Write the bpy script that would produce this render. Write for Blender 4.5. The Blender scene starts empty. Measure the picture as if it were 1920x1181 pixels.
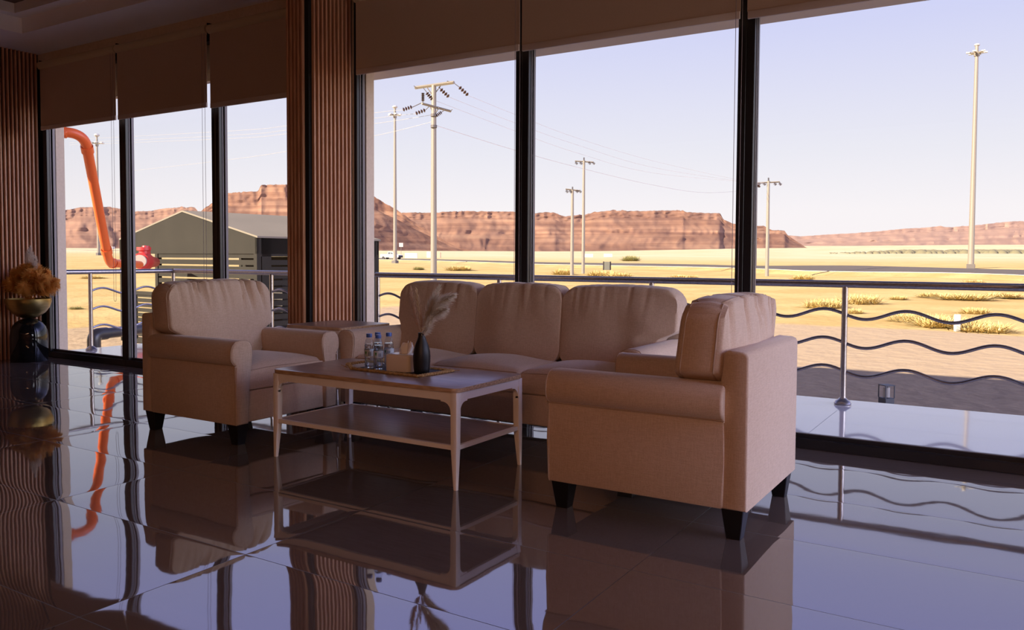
import bpy, bmesh, math, random
from mathutils import Vector, Matrix, noise
R = math.radians
PI = math.pi
scn = bpy.context.scene
COL = scn.collection
random.seed(7)

# ------------------------------------------------------------------ camera
CAMZ = 1.0447
RV = Vector((0.8485127, 0.5291523, 0.0048955))
UV = Vector((-0.0266858, 0.0335484, 0.9990808))
FV = Vector((-0.5285016, 0.8478634, -0.0425871))
cam_d = bpy.data.cameras.new('camera')
cam_d.sensor_width = 36.0
cam_d.lens = 1546.0 / 1920 * 36
cam_d.shift_y = -41.1 / 1920
cam_d.clip_start = 0.05
cam_d.clip_end = 30000
cam = bpy.data.objects.new('camera', cam_d)
M = Matrix((RV, UV, -FV)).transposed().to_4x4()
M.translation = Vector((0, 0, CAMZ))
cam.matrix_world = M
COL.objects.link(cam)
scn.camera = cam

# ------------------------------------------------------------------ light
scn.view_settings.view_transform = 'Standard'
scn.view_settings.look = 'None'
scn.view_settings.gamma = 1
scn.view_settings.use_curve_mapping = False
scn.view_settings.exposure = 0.0

w = bpy.data.worlds.new('sky'); scn.world = w; w.use_nodes = True
nt = w.node_tree; nt.nodes.clear()
tc = nt.nodes.new('ShaderNodeTexCoord'); sx = nt.nodes.new('ShaderNodeSeparateXYZ')
asn = nt.nodes.new('ShaderNodeMath'); asn.operation = 'ARCSINE'
mr = nt.nodes.new('ShaderNodeMapRange'); mr.inputs[1].default_value = 0; mr.inputs[2].default_value = PI / 2
cr = nt.nodes.new('ShaderNodeValToRGB'); bg = nt.nodes.new('ShaderNodeBackground'); wo = nt.nodes.new('ShaderNodeOutputWorld')
nt.links.new(tc.outputs['Generated'], sx.inputs[0]); nt.links.new(sx.outputs[2], asn.inputs[0])
nt.links.new(asn.outputs[0], mr.inputs[0]); nt.links.new(mr.outputs[0], cr.inputs[0])
nt.links.new(cr.outputs[0], bg.inputs[0]); nt.links.new(bg.outputs[0], wo.inputs[0])
SKY = [(0.0, (1.0, 0.93, 0.93)), (0.035, (0.98, 0.93, 0.94)), (0.08, (0.86, 0.85, 0.92)), (0.17, (0.66, 0.68, 0.94)),
       (0.22, (0.61, 0.63, 1.10)), (0.29, (0.58, 0.61, 1.30)), (0.42, (0.17, 0.20, 0.40)), (0.6, (0.06, 0.08, 0.18)), (1.0, (0.05, 0.06, 0.15))]
el = cr.color_ramp.elements
el[0].position, el[0].color = SKY[0][0], SKY[0][1] + (1,)
el[1].position, el[1].color = SKY[-1][0], SKY[-1][1] + (1,)
for p, c in SKY[1:-1]:
    e = el.new(p); e.color = c + (1,)
vd = nt.nodes.new('ShaderNodeVectorMath'); vd.operation = 'DOT_PRODUCT'; nt.links.new(tc.outputs['Generated'], vd.inputs[0])
gm = nt.nodes.new('ShaderNodeMapRange'); gm.interpolation_type = 'SMOOTHSTEP'; gm.inputs[1].default_value = -0.1; gm.inputs[2].default_value = 1.0; gm.inputs[3].default_value = 1.05; gm.inputs[4].default_value = 1.05
nt.links.new(vd.outputs['Value'], gm.inputs[0]); # bright lobe added low in the sky, unseen to the right, for side light
vd2 = nt.nodes.new('ShaderNodeVectorMath'); vd2.operation = 'DOT_PRODUCT'; nt.links.new(tc.outputs['Generated'], vd2.inputs[0])
vd2.inputs[1].default_value = Vector((0.97, 0.02, 0.10)).normalized()
hm = nt.nodes.new('ShaderNodeMapRange'); hm.interpolation_type = 'SMOOTHSTEP'; hm.inputs[1].default_value = 0.66; hm.inputs[2].default_value = 1.0; hm.inputs[3].default_value = 0.0; hm.inputs[4].default_value = 6.5
ad = nt.nodes.new('ShaderNodeMath'); ad.operation = 'ADD'; nt.links.new(vd2.outputs['Value'], hm.inputs[0])
nt.links.new(gm.outputs[0], ad.inputs[0]); nt.links.new(hm.outputs[0], ad.inputs[1]); nt.links.new(ad.outputs[0], bg.inputs[1])
sun_d = bpy.data.lights.new('sun', 'SUN'); sun_d.energy = 18.0; sun_d.angle = R(0.6); sun_d.color = (1.0, 0.88, 0.70)
sun = bpy.data.objects.new('sun', sun_d); COL.objects.link(sun)
SUNV = Vector((-0.47, -0.883, 0.0)).normalized() * math.cos(R(26)) + Vector((0, 0, math.sin(R(26))))
sun.rotation_euler = SUNV.to_track_quat('Z', 'Y').to_euler()
sun.location = (-10, -30, 30)
vd.inputs[1].default_value = SUNV

FILL_W = 34.0    # each added fill lamp

# ------------------------------------------------------------------ helpers
def at(px, py, d):
    """point seen at pixel px,py of the photograph at a depth of d metres"""
    return Vector((0, 0, CAMZ)) + FV * d + RV * (px - 960) / 1546 * d + UV * (549.4 - py) / 1546 * d

def mat(name, base, rough=0.6, metal=0.0, spec=0.5, **k):
    m = bpy.data.materials.new(name); m.use_nodes = True
    n = m.node_tree; b = n.nodes['Principled BSDF']
    b.inputs['Base Color'].default_value = tuple(base) + (1,)
    b.inputs['Roughness'].default_value = rough
    b.inputs['Metallic'].default_value = metal
    b.inputs['Specular IOR Level'].default_value = spec
    for kk, v in k.items():
        b.inputs[kk.replace('_', ' ')].default_value = v
    return m

def nd(m, t, **k):
    n = m.node_tree.nodes.new(t)
    for a, v in k.items(): setattr(n, a, v)
    return n

def lk(m, a, b): m.node_tree.links.new(a, b)

def noise_col(m, c1, c2, scale=5, detail=4, stretch=(1, 1, 1), lo=0.35, hi=0.65, bump=0.0, bscale=None, bdist=0.01, coord='Object'):
    b = m.node_tree.nodes['Principled BSDF']
    t = nd(m, 'ShaderNodeTexCoord'); mp = nd(m, 'ShaderNodeMapping'); mp.inputs['Scale'].default_value = stretch
    n = nd(m, 'ShaderNodeTexNoise'); n.inputs['Scale'].default_value = scale; n.inputs['Detail'].default_value = detail
    r = nd(m, 'ShaderNodeMapRange'); r.inputs[1].default_value = lo; r.inputs[2].default_value = hi
    x = nd(m, 'ShaderNodeMix', data_type='RGBA')
    x.inputs[6].default_value = tuple(c1) + (1,); x.inputs[7].default_value = tuple(c2) + (1,)
    lk(m, t.outputs[coord], mp.inputs[0]); lk(m, mp.outputs[0], n.inputs[0]); lk(m, n.outputs[0], r.inputs[0])
    lk(m, r.outputs[0], x.inputs[0]); lk(m, x.outputs[2], b.inputs['Base Color'])
    if bump:
        n2 = nd(m, 'ShaderNodeTexNoise'); n2.inputs['Scale'].default_value = bscale or scale; n2.inputs['Detail'].default_value = 3
        lk(m, mp.outputs[0], n2.inputs[0])
        bp = nd(m, 'ShaderNodeBump'); bp.inputs['Strength'].default_value = bump; bp.inputs['Distance'].default_value = bdist
        lk(m, n2.outputs[0], bp.inputs['Height']); lk(m, bp.outputs[0], b.inputs['Normal'])
    return m, x, mp

class MB:
    """collects shapes into one mesh"""
    def __init__(s): s.bm = bmesh.new()
    def box(s, c, d, bev=0.0, seg=2, rot=None, taper=None):
        r = bmesh.ops.create_cube(s.bm, size=1); vs = r['verts']
        for v in vs:
            v.co = Vector((v.co.x * d[0], v.co.y * d[1], v.co.z * d[2]))
            if taper and v.co.z < 0: v.co.x *= taper; v.co.y *= taper
        if rot is not None: bmesh.ops.rotate(s.bm, verts=vs, cent=(0, 0, 0), matrix=rot)
        bmesh.ops.translate(s.bm, verts=vs, vec=c)
        if bev:
            es = list({e for v in vs for e in v.link_edges})
            bmesh.ops.bevel(s.bm, geom=es, offset=bev, segments=seg, profile=0.5, affect='EDGES')
        return s
    def span(s, a, b, bev=0.0, seg=2):
        a = Vector(a); b = Vector(b)
        return s.box((a + b) / 2, (abs(b.x - a.x), abs(b.y - a.y), abs(b.z - a.z)), bev, seg)
    def tube(s, pts, r, n=10, cap=True, up=None):
        pts = [Vector(p) for p in pts]; rs = r if isinstance(r, (list, tuple)) else [r] * len(pts)
        rings = []; prev = None
        for i, p in enumerate(pts):
            t = (pts[min(i + 1, len(pts) - 1)] - pts[max(i - 1, 0)])
            t = t.normalized() if t.length > 1e-9 else Vector((0, 0, 1))
            if prev is None:
                a = Vector((0, 0, 1)) if abs(t.z) < 0.9 else Vector((1, 0, 0))
                x = t.cross(a).normalized()
            else:
                x = (prev - t * prev.dot(t))
                x = x.normalized() if x.length > 1e-9 else t.orthogonal().normalized()
            prev = x; y = t.cross(x)
            rings.append([s.bm.verts.new(p + (x * math.cos(2 * PI * k / n) + y * math.sin(2 * PI * k / n)) * rs[i]) for k in range(n)])
        for i in range(len(rings) - 1):
            for k in range(n):
                s.bm.faces.new((rings[i][k], rings[i][(k + 1) % n], rings[i + 1][(k + 1) % n], rings[i + 1][k]))
        if cap and n > 2:
            s.bm.faces.new(rings[0][::-1]); s.bm.faces.new(rings[-1])
        return s
    def lathe(s, prof, c=(0, 0, 0), n=32):
        c = Vector(c); rings = []
        for r, z in prof:
            if r < 1e-6: rings.append([s.bm.verts.new(c + Vector((0, 0, z)))])
            else: rings.append([s.bm.verts.new(c + Vector((r * math.cos(2 * PI * k / n), r * math.sin(2 * PI * k / n), z))) for k in range(n)])
        for a, b in zip(rings, rings[1:]):
            for k in range(n):
                k2 = (k + 1) % n
                if len(a) == 1 and len(b) == 1: continue
                if len(a) == 1: s.bm.faces.new((a[0], b[k2], b[k]))
                elif len(b) == 1: s.bm.faces.new((a[k], a[k2], b[0]))
                else: s.bm.faces.new((a[k], a[k2], b[k2], b[k]))
        return s
    def prism(s, poly, axis, a, b, bev=0.0):
        """extrude a polygon (2d points) along an axis from a to b"""
        def P(u, v, t):
            return {'x': (t, u, v), 'y': (u, t, v), 'z': (u, v, t)}[axis]
        va = [s.bm.verts.new(P(u, v, a)) for u, v in poly]; vb = [s.bm.verts.new(P(u, v, b)) for u, v in poly]
        n = len(poly); fs = [s.bm.faces.new(va), s.bm.faces.new(vb[::-1])]
        for k in range(n): fs.append(s.bm.faces.new((va[k], vb[k], vb[(k + 1) % n], va[(k + 1) % n])))
        if bev:
            es = [e for e in fs[0].edges] + [e for e in fs[1].edges]
            bmesh.ops.bevel(s.bm, geom=es, offset=bev, segments=3, profile=0.5, affect='EDGES')
        return s
    def grid(s, pts, closed_u=False):
        vs = [[s.bm.verts.new(p) for p in row] for row in pts]
        for i in range(len(vs) - 1):
            L = len(vs[i])
            for k in range(L if closed_u else L - 1):
                s.bm.faces.new((vs[i][k], vs[i][(k + 1) % L], vs[i + 1][(k + 1) % L], vs[i + 1][k]))
        return s
    def quad(s, *p):
        s.bm.faces.new([s.bm.verts.new(q) for q in p]); return s
    def mesh(s, name, m, smooth=None):
        bmesh.ops.recalc_face_normals(s.bm, faces=s.bm.faces)
        me = bpy.data.meshes.new(name); s.bm.to_mesh(me); s.bm.free()
        for mm in (m if isinstance(m, (list, tuple)) else [m]): me.materials.append(mm)
        if smooth is not None:
            me.shade_smooth()
            if smooth < 180: me.set_sharp_from_angle(angle=R(smooth))
        return me
    def build(s, name, m, parent=None, smooth=35, **k):
        o = bpy.data.objects.new(name, s.mesh(name, m, smooth)); COL.objects.link(o)
        if parent is not None: o.parent = parent
        tag(o, **k)
        return o

def tag(o, label=None, cat=None, group=None, kind=None):
    if label: o['label'] = label
    if cat: o['category'] = cat
    if group: o['group'] = group
    if kind: o['kind'] = kind
    return o

def empty(name, loc, label=None, cat=None, rz=0, group=None, kind=None):
    o = bpy.data.objects.new(name, None); COL.objects.link(o)
    o.location = loc; o.rotation_euler = (0, 0, rz); o.empty_display_size = 0.1
    return tag(o, label, cat, group, kind)

def copy_tree(o, parent=None):
    c = o.copy(); COL.objects.link(c); c.parent = parent
    for ch in [x for x in bpy.data.objects if x.parent == o]: copy_tree(ch, c)
    return c

def lerp(a, b, t): return a + (b - a) * t
def interp(tab, x):
    if x <= tab[0][0]: return tab[0][1]
    for (a, va), (b, vb) in zip(tab, tab[1:]):
        if x <= b: return lerp(va, vb, (x - a) / (b - a))
    return tab[-1][1]
def sm(a, b, x):
    t = max(0, min(1, (x - a) / (b - a))); return t * t * (3 - 2 * t)

# ------------------------------------------------------------------ materials
def tile_material(name, ox, oy, c1, c2, grout, ior, rough, wav=1.0):
    m = mat(name, c1, rough, IOR=ior)
    b = m.node_tree.nodes['Principled BSDF']
    t = nd(m, 'ShaderNodeTexCoord'); sp = nd(m, 'ShaderNodeSeparateXYZ'); lk(m, t.outputs['Object'], sp.inputs[0])
    def math_(op, a, b_=None, c=None):
        n = nd(m, 'ShaderNodeMath', operation=op)
        for i, v in enumerate((a, b_, c)):
            if v is None: continue
            if isinstance(v, (int, float)): n.inputs[i].default_value = v
            else: lk(m, v, n.inputs[i])
        return n.outputs[0]
    def edge(out, off, size):
        f = math_('FLOORED_MODULO', math_('SUBTRACT', out, off), size)
        return math_('MINIMUM', f, math_('SUBTRACT', size, f))
    dx = edge(sp.outputs[0], ox, 1.2); dy = edge(sp.outputs[1], oy, 0.6)
    d = math_('MINIMUM', dx, dy)
    g = math_('LESS_THAN', d, 0.0016)
    n = nd(m, 'ShaderNodeTexNoise'); n.inputs['Scale'].default_value = 1.6; n.inputs['Detail'].default_value = 5
    lk(m, t.outputs['Object'], n.inputs[0])
    x = nd(m, 'ShaderNodeMix', data_type='RGBA'); x.inputs[6].default_value = c1 + (1,); x.inputs[7].default_value = c2 + (1,)
    lk(m, n.outputs[0], x.inputs[0])
    y = nd(m, 'ShaderNodeMix', data_type='RGBA'); y.inputs[7].default_value = grout + (1,)
    lk(m, g, y.inputs[0]); lk(m, x.outputs[2], y.inputs[6]); lk(m, y.outputs[2], b.inputs['Base Color'])
    rr = math_('MULTIPLY_ADD', g, 0.5, rough); lk(m, rr, b.inputs['Roughness'])
    # gentle unevenness of the polished tile and its slightly turned-down edges (heights in metres)
    n1 = nd(m, 'ShaderNodeTexNoise'); n1.inputs['Scale'].default_value = 9; n1.inputs['Detail'].default_value = 1.5
    n2 = nd(m, 'ShaderNodeTexNoise'); n2.inputs['Scale'].default_value = 1.7; n2.inputs['Detail'].default_value = 1
    lk(m, t.outputs['Object'], n1.inputs[0]); lk(m, t.outputs['Object'], n2.inputs[0])
    h = math_('MULTIPLY', n1.outputs[0], 0.00009 * wav)
    h = math_('MULTIPLY_ADD', n2.outputs[0], 0.0012 * wav, h)
    ex = math_('POWER', 2.718, math_('MULTIPLY', d, -28.0))
    h = math_('MULTIPLY_ADD', ex, -0.0004 * wav, h)
    bp = nd(m, 'ShaderNodeBump'); bp.inputs['Strength'].default_value = 1; bp.inputs['Distance'].default_value = 1
    lk(m, h, bp.inputs['Height']); lk(m, bp.outputs[0], b.inputs['Normal'])
    return m

M_FLOOR = tile_material('polished_tile', -1.10, 4.329, (0.115, 0.088, 0.075), (0.14, 0.11, 0.095), (0.02, 0.015, 0.012), 2.7, 0.03, 1.3)
M_DECK = tile_material('balcony_tile', -1.09, 5.575, (0.62, 0.60, 0.62), (0.66, 0.64, 0.66), (0.22, 0.21, 0.22), 2.2, 0.06, 0.6)
M_BLACK = mat('black_aluminium', (0.013, 0.012, 0.014), 0.32, spec=0.5)
M_GREYAL = mat('grey_aluminium', (0.16, 0.14, 0.145), 0.4, metal=0.3)
M_BACK = mat('black_backing', (0.006, 0.005, 0.005), 0.8)
M_SLAT = mat('slat_wood', (0.50, 0.25, 0.14), 0.5)
noise_col(M_SLAT, (0.54, 0.26, 0.14), (0.70, 0.37, 0.21), 6, 5, (6, 6, 0.7))
M_CEIL = mat('ceiling_paint', (0.93, 0.88, 0.86), 0.8)
M_PAINT = mat('wall_paint', (0.50, 0.40, 0.34), 0.8)
M_DARKROOM = mat('brown_wall_cladding', (0.26, 0.15, 0.09), 0.7)
M_CEILWOOD = mat('ceiling_wood', (0.10, 0.05, 0.035), 0.5)
M_REVEAL = mat('exterior_render', (0.66, 0.54, 0.42), 0.85)
noise_col(M_REVEAL, (0.70, 0.56, 0.41), (0.76, 0.61, 0.46), 40, 3, bump=0.3, bdist=0.003)
M_BLIND = mat('blind_fabric', (0.33, 0.25, 0.19), 0.85)
noise_col(M_BLIND, (0.54, 0.40, 0.29), (0.60, 0.45, 0.33), 400, 2, (1, 1, 1))
M_BLINDRAIL = mat('blind_rail', (0.70, 0.60, 0.53), 0.6)
M_ROLL = mat('blind_roller', (0.62, 0.50, 0.32), 0.7)
M_CHAIN = mat('blind_chain', (0.30, 0.24, 0.24), 0.5)
M_STEEL = mat('stainless_steel', (0.42, 0.38, 0.36), 0.28, metal=1.0)
noise_col(M_STEEL, (0.38, 0.345, 0.33), (0.46, 0.42, 0.40), 60, 2)

def glass_mat(name, tint=(0.93, 0.94, 0.95), refl=1.0, ior=1.25):
    m = bpy.data.materials.new(name); m.use_nodes = True; n = m.node_tree; n.nodes.clear()
    o = nd(m, 'ShaderNodeOutputMaterial'); mx = nd(m, 'ShaderNodeMixShader'); t = nd(m, 'ShaderNodeBsdfTransparent')
    g = nd(m, 'ShaderNodeBsdfGlossy'); f = nd(m, 'ShaderNodeFresnel'); 
    t.inputs[0].default_value = tint + (1,); g.inputs['Roughness'].default_value = 0.0
    g.inputs[0].default_value = (refl, refl, refl, 1)
    ge = nd(m, 'ShaderNodeNewGeometry'); mr_ = nd(m, 'ShaderNodeMapRange'); mr_.inputs[3].default_value = ior; mr_.inputs[4].default_value = 1 / ior
    lk(m, ge.outputs['Backfacing'], mr_.inputs[0]); lk(m, mr_.outputs[0], f.inputs[0])
    lk(m, f.outputs[0], mx.inputs[0]); lk(m, t.outputs[0], mx.inputs[1]); lk(m, g.outputs[0], mx.inputs[2]); lk(m, mx.outputs[0], o.inputs[0])
    return m
M_GLASS = glass_mat('window_glass', (0.97, 0.975, 0.98), 0.6)

def fabric(name, c1, c2):
    m = mat(name, c1, 0.9, spec=0.25, Sheen_Weight=0.25, Sheen_Roughness=0.5)
    b = m.node_tree.nodes['Principled BSDF']
    t = nd(m, 'ShaderNodeTexCoord')
    outs = []
    for st in ((260, 260, 30), (30, 260, 260), (260, 30, 260)):
        mp = nd(m, 'ShaderNodeMapping'); mp.inputs['Scale'].default_value = st
        n = nd(m, 'ShaderNodeTexNoise'); n.inputs['Scale'].default_value = 1; n.inputs['Detail'].default_value = 2
        lk(m, t.outputs['Object'], mp.inputs[0]); lk(m, mp.outputs[0], n.inputs[0]); outs.append(n.outputs[0])
    a = nd(m, 'ShaderNodeMath', operation='ADD'); lk(m, outs[0], a.inputs[0]); lk(m, outs[1], a.inputs[1])
    a2 = nd(m, 'ShaderNodeMath', operation='ADD'); lk(m, a.outputs[0], a2.inputs[0]); lk(m, outs[2], a2.inputs[1])
    r = nd(m, 'ShaderNodeMapRange'); r.inputs[1].default_value = 1.2; r.inputs[2].default_value = 1.8; lk(m, a2.outputs[0], r.inputs[0])
    x = nd(m, 'ShaderNodeMix', data_type='RGBA'); x.inputs[6].default_value = c1 + (1,); x.inputs[7].default_value = c2 + (1,)
    lk(m, r.outputs[0], x.inputs[0]); lk(m, x.outputs[2], b.inputs['Base Color'])
    bp = nd(m, 'ShaderNodeBump'); bp.inputs['Strength'].default_value = 0.35; bp.inputs['Distance'].default_value = 0.001
    lk(m, a2.outputs[0], bp.inputs['Height']); lk(m, bp.outputs[0], b.inputs['Normal'])
    return m
M_FAB = fabric('beige_fabric', (0.54, 0.385, 0.28), (0.64, 0.475, 0.36))
M_PIPING = mat('fabric_seam', (0.45, 0.32, 0.235), 0.9)
M_LEG = mat('black_wood', (0.008, 0.007, 0.008), 0.35)
M_WOODTOP = mat('walnut_top', (0.20, 0.13, 0.10), 0.28)
noise_col(M_WOODTOP, (0.24, 0.155, 0.115), (0.42, 0.29, 0.22), 5, 6, (1.2, 14, 14), 0.3, 0.7, bump=0.1, bdist=0.001)
M_WOODEDGE = mat('wood_edge', (0.30, 0.18, 0.10), 0.45)
noise_col(M_WOODEDGE, (0.34, 0.21, 0.12), (0.68, 0.46, 0.28), 5, 6, (3, 14, 30), 0.3, 0.7)
M_WHITE = mat('cream_lacquer', (0.93, 0.86, 0.80), 0.4)

# ------------------------------------------------------------------ room shell
WY = 4.6875      # inner face of the window frames
XL = -8.65       # slatted wall
MB().span((XL - .1, -7, -.12), (1.58, WY + .19, 0)).build('floor', M_FLOOR, kind='structure')
CZ = 3.105
HEAD = 2.41
c = MB()
tx0, tx1, ty0, ty1 = -7.98, 1.2, -6.3, 4.17
for a, b in (((XL - .1, ty1), (1.58, WY + .19)), ((XL - .1, -7), (1.58, ty0)), ((XL - .1, ty0), (tx0, ty1)), ((tx1, ty0), (1.58, ty1))):
    c.span((a[0], a[1], CZ), (b[0], b[1], CZ + .5))
ce = c.build('ceiling', M_CEIL, kind='structure')
c = MB()
ix0, ix1, iy0, iy1 = -7.87, 1.05, -6.1, 4.05
H1, H2 = CZ + .14, CZ + .23
for a, b in (((tx0, iy1), (tx1, ty1)), ((tx0, ty0), (tx1, iy0)), ((tx0, iy0), (ix0, iy1)), ((ix1, iy0), (tx1, iy1))):
    c.span((a[0], a[1], H1), (b[0], b[1], H1 + .3))
c.build('ceiling_step', M_CEIL, ce)
MB().span((ix0, iy0, H2), (ix1, iy1, H2 + .2)).build('ceiling_wood_panel', M_CEILWOOD, ce)

MB().span((XL - .2, -7.1, 0), (1.68, -7, 3.6)).build('wall_back', M_DARKROOM, kind='structure')
wr = MB()
wr.span((1.58, -7, 2.41), (1.68, WY, 3.6)).span((1.58, -7, 0), (1.68, 2.33, CZ)).build('wall_right', M_DARKROOM, kind='structure')
wl = MB().span((XL - .2, -7, 0), (XL - .035, WY + .1, 3.6)).build('wall_left', M_BACK, kind='structure')
s = MB(); y = 4.66
while y > -6.8:
    s.span((XL - .035, y - .017, 0.0), (XL, y, CZ), 0.002, 1); y -= .0395
s.build('slat_panel', M_SLAT, wl)
# window wall above the heads and the solid pier behind the clad pillar

ww = MB()
ww.span((-4.335, WY + .0, 2.96), (1.68, WY + .185, 5.0))
ww.span((-4.50, WY + .098, -.12), (-4.300, 4.873, 2.50))
ww.span((XL - .2, WY + .0, 2.96), (-4.335, WY + .185, 5.0))
ww.span((XL - .2, WY + .11, 2.585), (-4.335, WY + .185, 2.96))
ww.span((-4.88, WY + .0, -.12), (-4.335, WY + .185, 2.96))
ww.span((XL - .2, WY + .095, -1.2), (XL + .10, WY + .185, 2.96))
ww.span((1.55, WY, -.12), (1.68, WY + .185, 2.96))
wwo = ww.build('wall_front', M_REVEAL, kind='structure')
MB().span((-4.9, WY + .098, 2.482), (1.68, 5.15, 2.96)).build('soffit', mat('soffit_paint', (0.88, 0.72, 0.54), 0.9), wwo)
# building mass below and above the room (its parapet throws the long shadow outside)
bmass = MB()
bmass.span((XL - 3.3, -7.1, 3.6), (1.68, WY + .0, 5.0))
bmass.span((XL - .2, -7.1, -1.2), (1.68, WY + .185, -.12))
bmass.span((XL - 3.3, -7.1, -1.2), (XL - .2, WY + .185, 3.6))
bmass.build('wall_exterior', M_REVEAL, kind='structure')

# clad pillar
pil = MB().span((-4.535, 4.245, 0), (-4.355, WY, CZ)).build('wall_pillar', M_BACK, kind='structure')
s = MB(); y = 4.655
while y > 4.27:
    s.span((-4.355, y - .0175, 0), (-4.33, y, CZ), .002, 1); y -= .0405
x = -4.555
while x < -4.395:
    s.span((x, 4.222, 0), (x + .019, 4.245, CZ), .002, 1); x += .036
s.build('slat_panel', M_SLAT, pil)

# windows: frames and panes
def window(n, x0, x1, j0, j1, HEAD=2.96):
    f = MB()
    f.span((x0, WY + .0, 0), (x1, WY + .09, .055), .003, 1)
    f.span((x0, WY + .035, .055), (x1, WY + .075, .075))
    f.span((x0, WY + .0, HEAD - .07), (x1, WY + .09, HEAD), .003, 1)
    for a, b in ((x0, x0 + j0), (x1 - j1, x1)):
        f.span((a, WY + .0, .055), (b, WY + .032, HEAD - .07), .003, 1)
        f.span((a + .003, WY + .032, .055), (b - .003, WY + .045, HEAD - .07))
        f.span((a, WY + .058, .055), (b, WY + .09, HEAD - .07), .003, 1)
    fo = f.build('window_%d' % n, M_BLACK, kind='structure')
    g = MB()
    for a in (x0 + j0, x1 - j1 - .0):
        sgn = 1 if a == x0 + j0 else -1
        g.span((a - .004 * (sgn < 0), WY + .033, .06), (a + .004 * (sgn > 0), WY + .043, HEAD - .07))
        g.span((a - .004 * (sgn < 0), WY + .062, .06), (a + .004 * (sgn > 0), WY + .086, HEAD - .07))
    g.span((x0 + j0, WY + .035, .075), (x1 - j1, WY + .042, .079))
    g.build('frame_trim', M_GREYAL, fo)
    MB().span((x0 + .03, WY + .05, .03), (x1 - .03, WY + .056, HEAD - .03)).build('pane', M_GLASS, fo, smooth=None)
    return fo
window(1, -8.62, -7.254, .07, .049, 2.96)
window(2, -7.254, -5.927, .049, .049, 2.96)
window(3, -5.927, -4.88, .049, .05, 2.96)
window(4, -4.335, -2.852, .028, .05)
window(5, -2.852, -1.372, .05, .047)
window(6, -1.372, .10, .047, .05)
window(7, .10, 1.58, .05, .05)
# glazing added in the unseen right wall to let in side light
for k in range(2):
    y0 = 2.33 + k * 1.17; f = MB()
    f.span((1.58, y0, 0), (1.68, y0 + 1.17, .06)); f.span((1.58, y0, 2.41 - .06), (1.68, y0 + 1.17, 2.41))
    f.span((1.58, y0, 0), (1.68, y0 + .05, 2.41)); f.span((1.58, y0 + 1.12, 0), (1.68, y0 + 1.17, 2.41))
    fo = f.build('window_%d' % (8 + k), M_BLACK, kind='structure')
    MB().span((1.63, y0 + .03, .03), (1.636, y0 + 1.14, 2.41 - .03)).build('pane', M_GLASS, fo, smooth=None)

# warm fill lamps added in the tray ceiling, unseen behind the camera
M_FILLGLOW = mat('fill_lamp_glow', (0.9, 0.8, 0.7), 0.5)
M_FILLGLOW.node_tree.nodes['Principled BSDF'].inputs['Emission Color'].default_value = (1, .55, .32, 1)
M_FILLGLOW.node_tree.nodes['Principled BSDF'].inputs['Emission Strength'].default_value = 6
for k, (lx, ly) in enumerate(((.6, -1.4), (.6, -2.6), (.6, -3.8), (.6, -5.0))):
    L_ = empty('added_fill_lamp', (lx, ly, H2), 'round warm fill lamp added outside the picture, ' + ('nearest the windows', 'second from the windows', 'third from the windows', 'farthest from the windows')[k], 'ceiling light', group='fill lamps added in the tray ceiling')
    MB().lathe([(.15, 0), (.19, -.004), (.19, -.03), (.155, -.03), (.15, -.012)], n=32).build('trim_ring', M_CEIL, L_)
    MB().lathe([(0, -.012), (.15, -.012)], n=32).build('diffuser', M_FILLGLOW, L_)
    ld = bpy.data.lights.new('fill_light', 'AREA'); ld.shape = 'DISK'; ld.size = .28; ld.energy = FILL_W; ld.color = (1, .50, .27)
    lo_ = bpy.data.objects.new('fill_light', ld); COL.objects.link(lo_); lo_.location = (0, 0, -.035); lo_.parent = L_

# ------------------------------------------------------------------ blinds
def blind(x0, x1, zb, zt, chain_x, chain_z, label, group):
    root = empty('roller_blind', ((x0 + x1) / 2, 4.62, zt), label, 'roller blind', group=group)
    def L(m, name, mt, **k):
        o = m.build(name, mt, root, **k)
        o.matrix_parent_inverse = Matrix.Translation(root.location).inverted(); return o
    yb = 4.592
    L(MB().span((x0, yb, zb + .04), (x1, yb + .003, zt)), 'fabric', M_BLIND)
    L(MB().span((x0 + .003, yb - .006, zb), (x1 - .003, yb + .010, zb + .042), .004, 2), 'bottom_bar', M_BLINDRAIL)
    L(MB().tube([(x0 - .012, yb + .012, zt + .008), (x1 + .009, yb + .012, zt + .008)], .040, 24), 'roller', M_ROLL)
    for xx in (x0 - .012, x1 + .008):
        L(MB().span((xx, yb + .0, zt - .04), (xx + .004, yb + .06, zt + .06)), 'bracket', M_BLACK)
    if chain_x is not None:
        pts = []; r = .018
        z1 = chain_z + r
        pts = [(chain_x - r, yb - .012, zt)] + [(chain_x + r * math.cos(a), yb - .012, z1 + r * math.sin(a)) for a in [PI + PI * k / 8 for k in range(9)]] + [(chain_x + r, yb - .012, zt)]
        L(MB().tube(pts, .0016, 6), 'chain', M_CHAIN)
G = 'roller blinds above the tall windows'
blind(-8.47, -7.198, 2.305, 2.945, -7.235, .62, 'roller blind over the first window beside the slatted wall, orange pipe below it', G)
blind(-7.168, -5.905, 2.303, 2.945, -5.935, .5, 'middle roller blind of the three left of the slatted pillar', G)
blind(-5.862, -4.60, 2.29, 2.94, None, 0, 'roller blind against the left side of the slatted pillar', G)
blind(-4.225, -2.815, 2.382, 2.94, -2.822, .78, 'roller blind immediately right of the slatted pillar', G)
blind(-2.797, -1.380, 2.374, 2.94, -1.384, .78, 'wide roller blind between the two black mullions behind the sofa', G)
blind(-1.343, .075, 2.366, 2.94, None, 0, 'roller blind cut off by the top right of the picture', G)

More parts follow.
